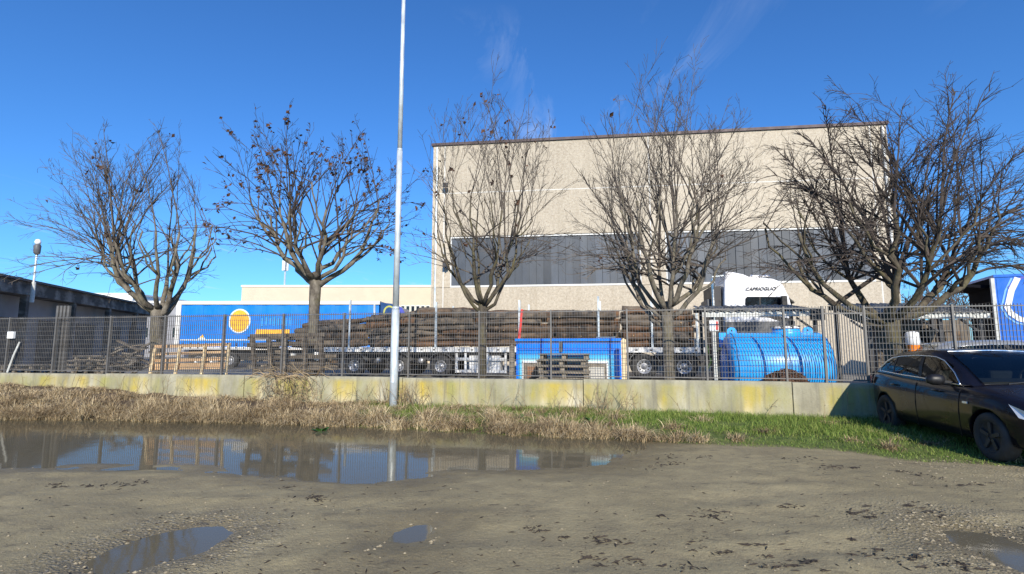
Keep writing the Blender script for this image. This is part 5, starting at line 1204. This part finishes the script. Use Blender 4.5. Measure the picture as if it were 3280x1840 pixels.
        for x in (0.62, -0.62):
            y = sgn*-(ix(WB, x-0.3)*0.985+0.012); MB().tube([(x-0.42,y,0.86),(x-0.36,y-sgn*0.02,0.865),(x-0.26,y-sgn*0.02,0.87),(x-0.20,y,0.865)], 0.014, 6).build('door_handle', paint, car, True)
        # door gaps
        for x, lean_ in ((-0.30, 0.02), (0.78, 0.05)):
            gp_ = []
            for f in (0.06, 0.3, 0.52, 0.70, 0.82, 0.93):
                zs, zb2 = ix(ZS, x), ix(ZB, x); w_ = ix(WB, x); ff = {0.06:0.965,0.3:0.985,0.52:1.0,0.70:0.992,0.82:0.98,0.93:0.955}[f]
                gp_.append((x+lean_*f, -sgn*(w_*ff+0.0), zs+f*(zb2-zs)))
            MB().tube(gp_, 0.006, 4, False).build('door_gap', MT['black'], car)
        y = -sgn*0.985
        mr = MB().lathe([(0.001,-0.13),(0.055,-0.12),(0.085,-0.05),(0.088,0.04),(0.07,0.10),(0.03,0.125)], 'y', 14, (0,0,0), cap=False)
        for i, v in enumerate(mr.v): mr.v[i] = (v[0]*0.75+0.52, y+v[1]-sgn*0.02, v[2]*0.95+1.04)
        mro = mr.build('mirror', MT['black'], car, True); MB().bar((0.54,-sgn*0.80,1.0),(0.53,-sgn*0.92,1.02),0.07,0.035).build('mirror_arm', MT['black'], mro)
        MB().box(0.92, 1.02, -sgn*0.905-0.006, -sgn*0.905+0.006, 0.73, 0.76).build('side_repeater', MT['lens_white'], car)
        hlp = MB(); ys = [0.84, 0.80, 0.66, 0.5]
        hlp.quad((1.72,-sgn*0.845,0.80),(2.0,-sgn*0.775,0.70),(2.02,-sgn*0.765,0.60),(1.86,-sgn*0.835,0.64)).quad((2.0,-sgn*0.775,0.70),(2.14,-sgn*0.62,0.66),(2.18,-sgn*0.60,0.56),(2.02,-sgn*0.765,0.60))
        hlp.build('headlight', MT['lens_white'], car)
        MB().quad((-1.75,-sgn*0.86,0.98),(-2.0,-sgn*0.79,0.99),(-2.04,-sgn*0.775,0.82),(-1.86,-sgn*0.845,0.84)).build('tail_light', MT['lens_red'], car)
        for x in (1.3425, -1.3425):
            r_, w_ = 0.325, 0.205
            y0 = -0.875 if sgn == 1 else 0.875
            ty = MB(); pr = [(0.205,0.02),(0.225,0.0),(0.29,-0.006),(0.315,0.012),(r_,0.04),(r_,w_-0.03),(0.30,w_),(0.205,w_)]
            ty.lathe([(a, c*sgn) for a, c in pr], 'y', 36, (x, y0, r_), cap=False); to_ = ty.build('wheel', MT['tyre'], car, True)
            MB().lathe([(a, c*sgn) for a, c in [(0.001,0.03),(0.05,0.03),(0.06,0.05),(0.19,0.045),(0.205,0.015),(0.21,0.03)]], 'y', 30, (x, y0, r_), cap=False).build('rim', MT['chassis'], to_, True)
            for k in range(5):
                a = 2*math.pi*k/5+0.3; MB().bar((x+0.04*math.cos(a), y0+0.03*sgn, r_+0.04*math.sin(a)), (x+0.19*math.cos(a), y0+0.022*sgn, r_+0.19*math.sin(a)), 0.05, 0.02, (0,1,0)).build('spoke', MT['steel_dark'], to_)
    # windscreen and rear window
    def glass(nm, xr, inset):
        g2 = MB(); cols = [-1,-0.6,-0.2,0.2,0.6,1]
        for x in xr:
            zr2 = ix(RF, x); wr = ix(RWd, x)*inset
            for c in cols: g2.v.append((x+0.008*(1 if x > 0 else -1), c*wr, zr2-0.012*(abs(c) > 0.7)-0.004*0+0.012))
        for i in range(len(xr)-1):
            for k in range(5): g2.f.append((i*6+k, i*6+k+1, (i+1)*6+k+1, (i+1)*6+k))
        g2.build(nm, MT['glass_tint'], car, True)
    glass('windscreen', [0.16,0.25,0.42,0.6,0.8,0.95], 0.93); glass('rear_window', [-1.98,-1.85,-1.76,-1.68,-1.6], 0.9)
    MB().tube([(0.12,-0.58,1.468),(0.13,0,1.487),(0.12,0.58,1.468)], 0.009, 5).build('windscreen_trim', MT['chrome'], car)
    for x in (-0.15, -1.05):
        for y in (-0.36, 0.36):
            se = MB().box(x-0.09, x+0.06, y-0.24, y+0.24, 0.9, 1.16).build('seat_back', MT['interior'], car, bevel=0.04)
            MB().box(x-0.09, x+0.02, y-0.12, y+0.12, 1.19, 1.36).build('headrest', MT['interior'], se, bevel=0.04)
    MB().prism([(0.45,0.98),(0.92,0.99),(0.92,1.0),(0.60,1.075),(0.47,1.06)], -0.66, 0.66).build('dashboard', MT['interior'], car)
    st_w = [(0.40+0.06*math.sin(a)*0.5, 0.36+0.18*math.cos(a), 1.06+0.17*math.sin(a)) for a in [2*math.pi*k/18 for k in range(19)]]
    MB().tube(st_w, 0.016, 6, False).build('steering_wheel', MT['black'], car, True)
    MB().box(0.16, 0.19, -0.12, 0.12, 1.36, 1.42).build('rear_view_mirror', MT['black'], car)
    for s_ in (-0.35, 0.25): MB().tube([(1.0,s_,1.015),(0.93,s_+0.45,1.06)], 0.010, 5).build('wiper', MT['black'], car)
    MB().box(2.235, 2.262, -0.40, 0.40, 0.38, 0.50).build('grille', MT['black'], car)
    MB().box(2.262, 2.272, -0.26, 0.26, 0.40, 0.51).build('number_plate', MT['trim'], car)
    MB().tube([(-1.25,0.0,1.465),(-1.45,0.0,1.62)], 0.006, 5).build('aerial', MT['black'], car)
    return car
make_car('parked_car', 'glossy black hatchback with chrome window line parked at the right edge', (7.62, 8.44, 0.0), math.atan2(-0.985, -0.179), MT['car_black'])
make_car('parked_car', 'silver car half hidden behind the fence near the blue lorry', fpt(fline(3205, 2.5), 2.5, YARD), FA+R(2), MT['car_silver'])
# ================================================================== GRASS, WEEDS, LITTER
rs = np.random.RandomState(4)
def blades(name, mat, X, Y, hgt, lean, width, label, cat, seg=3, droop=1.0, dirs=None, tone=None):
    n_ = len(X); Zg = ground_h(X, Y)-0.01
    az = rs.uniform(0, 2*np.pi, n_) if dirs is None else dirs
    dx, dy = np.cos(az), np.sin(az); wx_, wy_ = -dy, dx
    tw = rs.uniform(-0.8, 0.8, n_); wx_, wy_ = np.cos(az+np.pi/2+tw), np.sin(az+np.pi/2+tw)
    vs = []
    for k in range(seg+1):
        f = k/seg; out = hgt*lean*(f**1.6); up = hgt*(f - droop*0.55*lean*f**3)
        cx_, cy_, cz_ = X+dx*out, Y+dy*out, Zg+up
        hw_ = width*(1-0.85*f)/2
        vs.append(np.stack([cx_-wx_*hw_, cy_-wy_*hw_, cz_], 1)); vs.append(np.stack([cx_+wx_*hw_, cy_+wy_*hw_, cz_], 1))
    V = np.stack(vs, 1); m_ = 2*(seg+1)
    base = np.arange(n_)[:,None]*m_
    F = np.concatenate([base+np.array([[2*k, 2*k+1, 2*k+3, 2*k+2]]) for k in range(seg)], 0)
    me = bpy.data.meshes.new(name); me.vertices.add(n_*m_); me.vertices.foreach_set('co', V.reshape(-1)); me.loops.add(F.size); me.loops.foreach_set('vertex_index', F.reshape(-1))
    me.polygons.add(len(F)); me.polygons.foreach_set('loop_start', np.arange(0, F.size, 4)); me.polygons.foreach_set('loop_total', np.full(len(F), 4)); me.update()
    if tone is None: tone = rs.uniform(0, 1, n_)
    at = me.attributes.new('tone', 'FLOAT', 'POINT'); at.data.foreach_set('value', np.repeat(np.clip(tone, 0, 1), m_).astype(np.float32))
    o = link_mesh(name, me, mat); tag(o, label, cat, kind='stuff'); return o
def verge_pts(n_, xlo, xhi, qlo=0.0, qhi=None):
    X = rs.uniform(xlo, xhi, n_); sh_ = shore(X); q_ = rs.uniform(0, 1, n_)
    hi = sh_-0.02 if qhi is None else np.minimum(qhi, sh_-0.02)
    d = sh_-(qlo+(hi-qlo)*q_); Y = WY-0.2*X-d/EX
    return X, Y
# dry tufts: clumps with drooping blades
def clumps(nc, per, xlo, xhi, dens, qlo, qhi, hmin, hmax, sg=0.10):
    cx_, cy_ = verge_pts(nc, xlo, xhi, qlo, qhi); keep = rs.uniform(0, 1, nc) < dens(cx_); cx_, cy_ = cx_[keep], cy_[keep]; nc = len(cx_)
    d = np.clip(dwall(cx_, cy_)/shore(cx_), 0, 1)
    ch = rs.uniform(hmin, hmax, nc)*(0.40+0.55*d)*np.interp(cx_, [-16,-3,-1.5,2.5,4.5,8], [1.1,1.0,0.9,0.9,0.6,0.5])
    ct = np.clip(rs.normal(0.45, 0.2, nc), 0, 1)
    rad = rs.normal(0, sg, nc*per); ang = rs.uniform(0, 2*np.pi, nc*per)
    X = np.repeat(cx_, per)+rad*np.cos(ang); Y = np.repeat(cy_, per)+0.8*rad*np.sin(ang)
    hh = np.repeat(ch, per)*rs.uniform(0.45, 1.2, nc*per)
    az = np.where(rad > 0, ang, ang+np.pi)+rs.normal(0, 0.5, nc*per)       # blades fall outwards from each clump
    fr = rs.uniform(0, 1, nc*per) < 0.3; az[fr] = rs.normal(-np.pi/2, 0.7, fr.sum())
    return X, Y, hh, az, np.repeat(ct, per)+rs.normal(0, 0.16, nc*per)
d1 = lambda x: np.interp(x, [-16,-3.6,-2.4,-1.6,2.4,3.2,4.0,6.5,8], [1,0.9,0.35,0.6,0.5,0.22,0.09,0.12,0.03])
A1 = clumps(430, 95, -15.5, 7.6, d1, 0.0, None, 0.20, 0.50, 0.11)
A2 = clumps(300, 95, -15.5, 3.0, d1, -0.05, 0.35, 0.24, 0.46, 0.10)
A3 = clumps(500, 26, -15.5, 3.0, d1, 0.0, None, 0.08, 0.2, 0.2)
A5 = clumps(60, 80, -15.0, 2.0, d1, 0.0, 0.9, 0.5, 0.66, 0.12)
A4 = clumps(26, 70, 6.0, 7.3, lambda x: x*0+1, 1.4, None, 0.18, 0.34, 0.12)
X, Y, hh, az, tone = [np.concatenate(z) for z in zip(A1, A2, A3, A4, A5)]
ok = dwall(X, Y) > 0.05; X, Y, hh, az, tone = X[ok], Y[ok], hh[ok], az[ok], tone[ok]
blades('dry_grass', MT['drygrass'], X, Y, hh, rs.uniform(0.3, 1.5, len(X)), rs.uniform(0.007, 0.02, len(X)), 'dry straw-coloured grass drooping along the bank and the foot of the wall', 'dry grass', 4, 1.0, az, tone)
# green grass
X, Y = verge_pts(95000, -4.2, 8.2, -0.1); gden = np.interp(X, [-4.2,-3.4,-2.9,-2.0,-1.0,0.5,2.5,4,6,8.2], [0,0.5,0.8,0.6,0.55,0.65,0.75,0.95,1,0.8])
pat = fbm(X*1.2, Y*1.6, 91, 3)+0.5; k_ = rs.uniform(0, 1, len(X)) < gden*np.clip(pat*2.2-0.35, 0.08, 1); X, Y = X[k_], Y[k_]
ok = dwall(X, Y) > 0.05; X, Y = X[ok], Y[ok]
qd = np.clip((shore(X)-dwall(X, Y))/2.0, 0, 1)
blades('green_grass', MT['greengrass'], X, Y, rs.uniform(0.03, 0.10, len(X))*(0.5+1.1*qd), rs.uniform(0.2, 0.9, len(X)), rs.uniform(0.006, 0.012, len(X)), 'short green grass on the verge below the wall', 'grass', 2, 0.6)
# tall dead stalks and brambles by the wall
mb = MB(); q = random.Random(12)
for k in range(190):
    x = q.choice((q.uniform(-14, 7), q.gauss(-5.2, 0.6), q.gauss(-2.6, 0.4), q.gauss(1.9, 0.5))); d = q.uniform(0.05, 0.6); y = WY-0.2*x-d/EX
    z = float(ground_h(np.array([x]), np.array([y]))[0]); hh = q.uniform(0.3, 0.75); a = q.uniform(0, 6.28); p = Vector((x, y, z)); d0 = Vector((math.cos(a)*q.uniform(0.1,0.8), math.sin(a)*0.25-0.1, 1))
    pts = [p]; dd = d0.normalized()
    for j in range(5): dd = (dd+rvec(q, 0.12)+Vector((0,0,-0.10*j*q.random()))).normalized(); p = p+dd*hh/5; pts.append(p)
    mb.tube(pts, [0.006,0.006,0.005,0.0045,0.004,0.003], 3, False)
    for j in range(q.randint(0, 3)):
        i0 = q.randint(2, 4); e_ = pts[i0]+(rvec(q, 0.6)+Vector((0,-0.1,0.4)))*0.14; mb.tube([pts[i0], e_], [0.004,0.003], 3, False)
o = mb.fastbuild('dead_stalks', MT['drystalk']); tag(o, 'thin dead stalks standing along the foot of the wall', 'dead stalks', kind='stuff')
# dry bramble hanging over the wall in front of the rack
br = thing('dry_bramble', 'tangled dry bramble hanging over the wall in front of the wooden rack', 'bramble', fpt(fline(925, -0.05), -0.08, float(ground_h(np.array([-6.0]), np.array([13.4]))[0])), FA)
mb = MB()
for k in range(130):
    x = q.gauss(0, 0.42); z0 = q.choice((0.62, 0.6, q.uniform(0, 0.2))); p = Vector((x, q.uniform(0.0, 0.1), z0)); pts = [p]; dd = Vector((q.uniform(-0.9,0.9), -0.15, q.uniform(-0.1, 1.0))).normalized(); ln = q.uniform(0.3, 0.8)
    for j in range(6): dd = (dd+rvec(q, 0.2)+Vector((0,-0.01,-0.24))).normalized(); p = p+dd*ln/6; p.y = min(max(p.y, -0.22), 0.05); p.z = max(p.z, -0.05); pts.append(p)
    mb.tube(pts, [0.007,0.0065,0.006,0.0055,0.005,0.004,0.003], 3, False)
o = mb.fastbuild('stems', MT['drystalk'], br); o['kind'] = 'stuff'
mb = MB()
for k in range(26):
    x = q.gauss(0.1, 0.4); p = Vector((x, -0.03, q.uniform(0.3, 0.72))); pts = [p]; dd = Vector((q.uniform(-0.3,0.3), -0.05, -1))
    for j in range(5): dd = (dd+rvec(q, 0.18)).normalized(); dd.y *= 0.3; p = p+dd*0.09; p.y = -0.03-0.01*j; pts.append(p)
    mb.tube(pts, [0.008,0.007,0.006,0.005,0.004,0.004], 3, False)
o = mb.fastbuild('dark_runners', MT['litter'], br); o['kind'] = 'stuff'
# broad-leaved weeds
for i, (px, py, lb_) in enumerate(((1705,1335,'broad-leaved green dock weed below the blue booth'), (1672,1345,'low dark green weed left of the dock weed'), (1885,1355,'small green weed among dry grass right of the booth'), (1030,1362,'tuft of green weed left of the pole foot'))):
    x, y = gnd(px, py, 0.08); z = float(ground_h(np.array([x]), np.array([y]))[0])
    wd_ = thing('weed', lb_, 'weed', (x, y, z), 0.0, 'weeds on the verge')
    for k in range(9):
        a = k*0.7+i; tilt = q.uniform(0.45, 1.1); L_ = q.uniform(0.12, 0.24)
        d = Vector((math.cos(a)*math.cos(tilt), math.sin(a)*math.cos(tilt), math.sin(tilt))); s_ = Vector((-math.sin(a), math.cos(a), 0)); up = s_.cross(d)
        P3 = []
        for f, w_ in ((0.0,0.005),(0.25,0.012),(0.5,0.05),(0.75,0.055),(0.92,0.03),(1.0,0.004)):
            c = d*(L_*f)-Vector((0,0,0.06*f*f)); P3 += [tuple(c-s_*w_+up*0.01), tuple(c), tuple(c+s_*w_+up*0.01)]
        lfm = MB(); lfm.v = P3
        for j in range(5):
            for h_ in range(2): lfm.f.append((j*3+h_, j*3+h_+1, j*3+h_+4, j*3+h_+3))
        lfm.fastbuild('leaf', MT['weed'], wd_, True)
# leaf litter, sticks and dirt crumbs on the mud
mb = MB(); rsx = random.Random(21)
lines = [((1860,1440),(2130,1420)),((2440,1455),(2760,1525)),((2890,1520),(3160,1560)),((1680,1690),(2050,1760)),((2080,1480),(2260,1465)),((2900,1610),(3020,1660)),((2720,1740),(2950,1830)),((60,1545),(480,1560)),((900,1570),(1080,1620)),((2200,1740),(2520,1770)),((2350,1790),(2640,1835)),((1900,1800),(2200,1830)),((2740,1640),(2900,1665)),((2960,1790),(3130,1840)),((2080,1650),(2560,1640))]
def crumb(x, y, s):
    z = float(ground_h(np.array([x]), np.array([y]))[0])+0.004
    a = rsx.gauss(0.1, 0.9); e_ = rsx.uniform(1.2, 3.6)
    d = Vector((math.cos(a), math.sin(a), rsx.uniform(-0.06,0.12)))*s*e_; w_ = Vector((-math.sin(a), math.cos(a), rsx.uniform(-0.1,0.4)))*s*0.55
    p = Vector((x, y, z)); n_ = len(mb.v)
    mb.v += [tuple(p-d), tuple(p-w_*0.8+d*0.2), tuple(p+d), tuple(p+w_-d*0.1), tuple(p+Vector((0,0,s*0.6)))]
    mb.f += [(n_,n_+1,n_+4),(n_+1,n_+2,n_+4),(n_+2,n_+3,n_+4),(n_+3,n_,n_+4)]
for (a, c) in lines:
    for cl in range(7):
        f = rsx.random(); qx = a[0]+(c[0]-a[0])*f+rsx.gauss(0, 22); qy = a[1]+(c[1]-a[1])*f+rsx.gauss(0, 9); sp2 = rsx.choice((5, 10, 26))
        for k in range(rsx.randint(3, 26)):
            x, y = gnd(qx+rsx.gauss(0, sp2*1.6), qy+rsx.gauss(0, sp2*0.28), 0)
            crumb(x, y, rsx.choice((0.004,0.005,0.006,0.009,0.010,0.016)))
for k in range(620):
    x, y = gnd(rsx.uniform(-50, 3300), 1530+310*rsx.random()**0.8, 0); crumb(x, y, rsx.choice((0.003,0.004,0.005,0.008,0.012)))
o = mb.fastbuild('leaf_litter', MT['litter']); tag(o, 'dark crumbs of leaf litter and twigs strewn over the mud', 'litter', kind='stuff')
# pebbles
mb = MB()
def pebble(x, y, s):
    z = float(ground_h(np.array([x]), np.array([y]))[0])
    n_ = len(mb.v); a0 = rsx.uniform(0, 6.28)
    for k in range(5):
        a = a0+k*1.2566; mb.v.append((x+s*math.cos(a)*rsx.uniform(0.8,1.3), y+s*math.sin(a)*rsx.uniform(0.7,1.1), z+s*0.15))
    mb.v.append((x, y, z+s*rsx.uniform(0.5, 0.85)))
    for k in range(5): mb.f.append((n_+k, n_+(k+1) % 5, n_+5))
for (P_, cnt, sp_r) in ((PUDC, 420, 0.25), (PUDA, 230, 0.35), (PUDB, 14, 0.3)):
    for k in range(cnt):
        i = rsx.randrange(len(P_)); a, c = P_[i], P_[(i+1) % len(P_)]; f = rsx.random(); x = a[0]+(c[0]-a[0])*f; y = a[1]+(c[1]-a[1])*f
        cc = P_.mean(0); d = np.array([x, y])-cc; d = d/np.hypot(*d); r_ = abs(rsx.gauss(0.02, sp_r)); x += d[0]*r_; y += d[1]*r_
        pebble(x, y, rsx.choice((0.004,0.005,0.007,0.009,0.013,0.019)))
for k in range(300):
    x, y = gnd(rsx.uniform(-50, 3300), 1470+370*rsx.random(), 0); pebble(x, y, rsx.choice((0.006,0.008,0.010,0.014)))
for k in range(300):
    x, y = gnd(rsx.uniform(2800, 3300), rsx.uniform(1460, 1560), 0); pebble(x, y, rsx.choice((0.006,0.008,0.011,0.015)))
for k in range(60):
    x, y = gnd(rsx.uniform(1750, 2120), rsx.uniform(1392, 1404), 0); pebble(x, y, rsx.choice((0.02,0.03,0.04)))
o = mb.fastbuild('pebbles', MT['pebble']); tag(o, 'loose pale pebbles scattered on the mud and round the puddles', 'pebbles', kind='stuff')
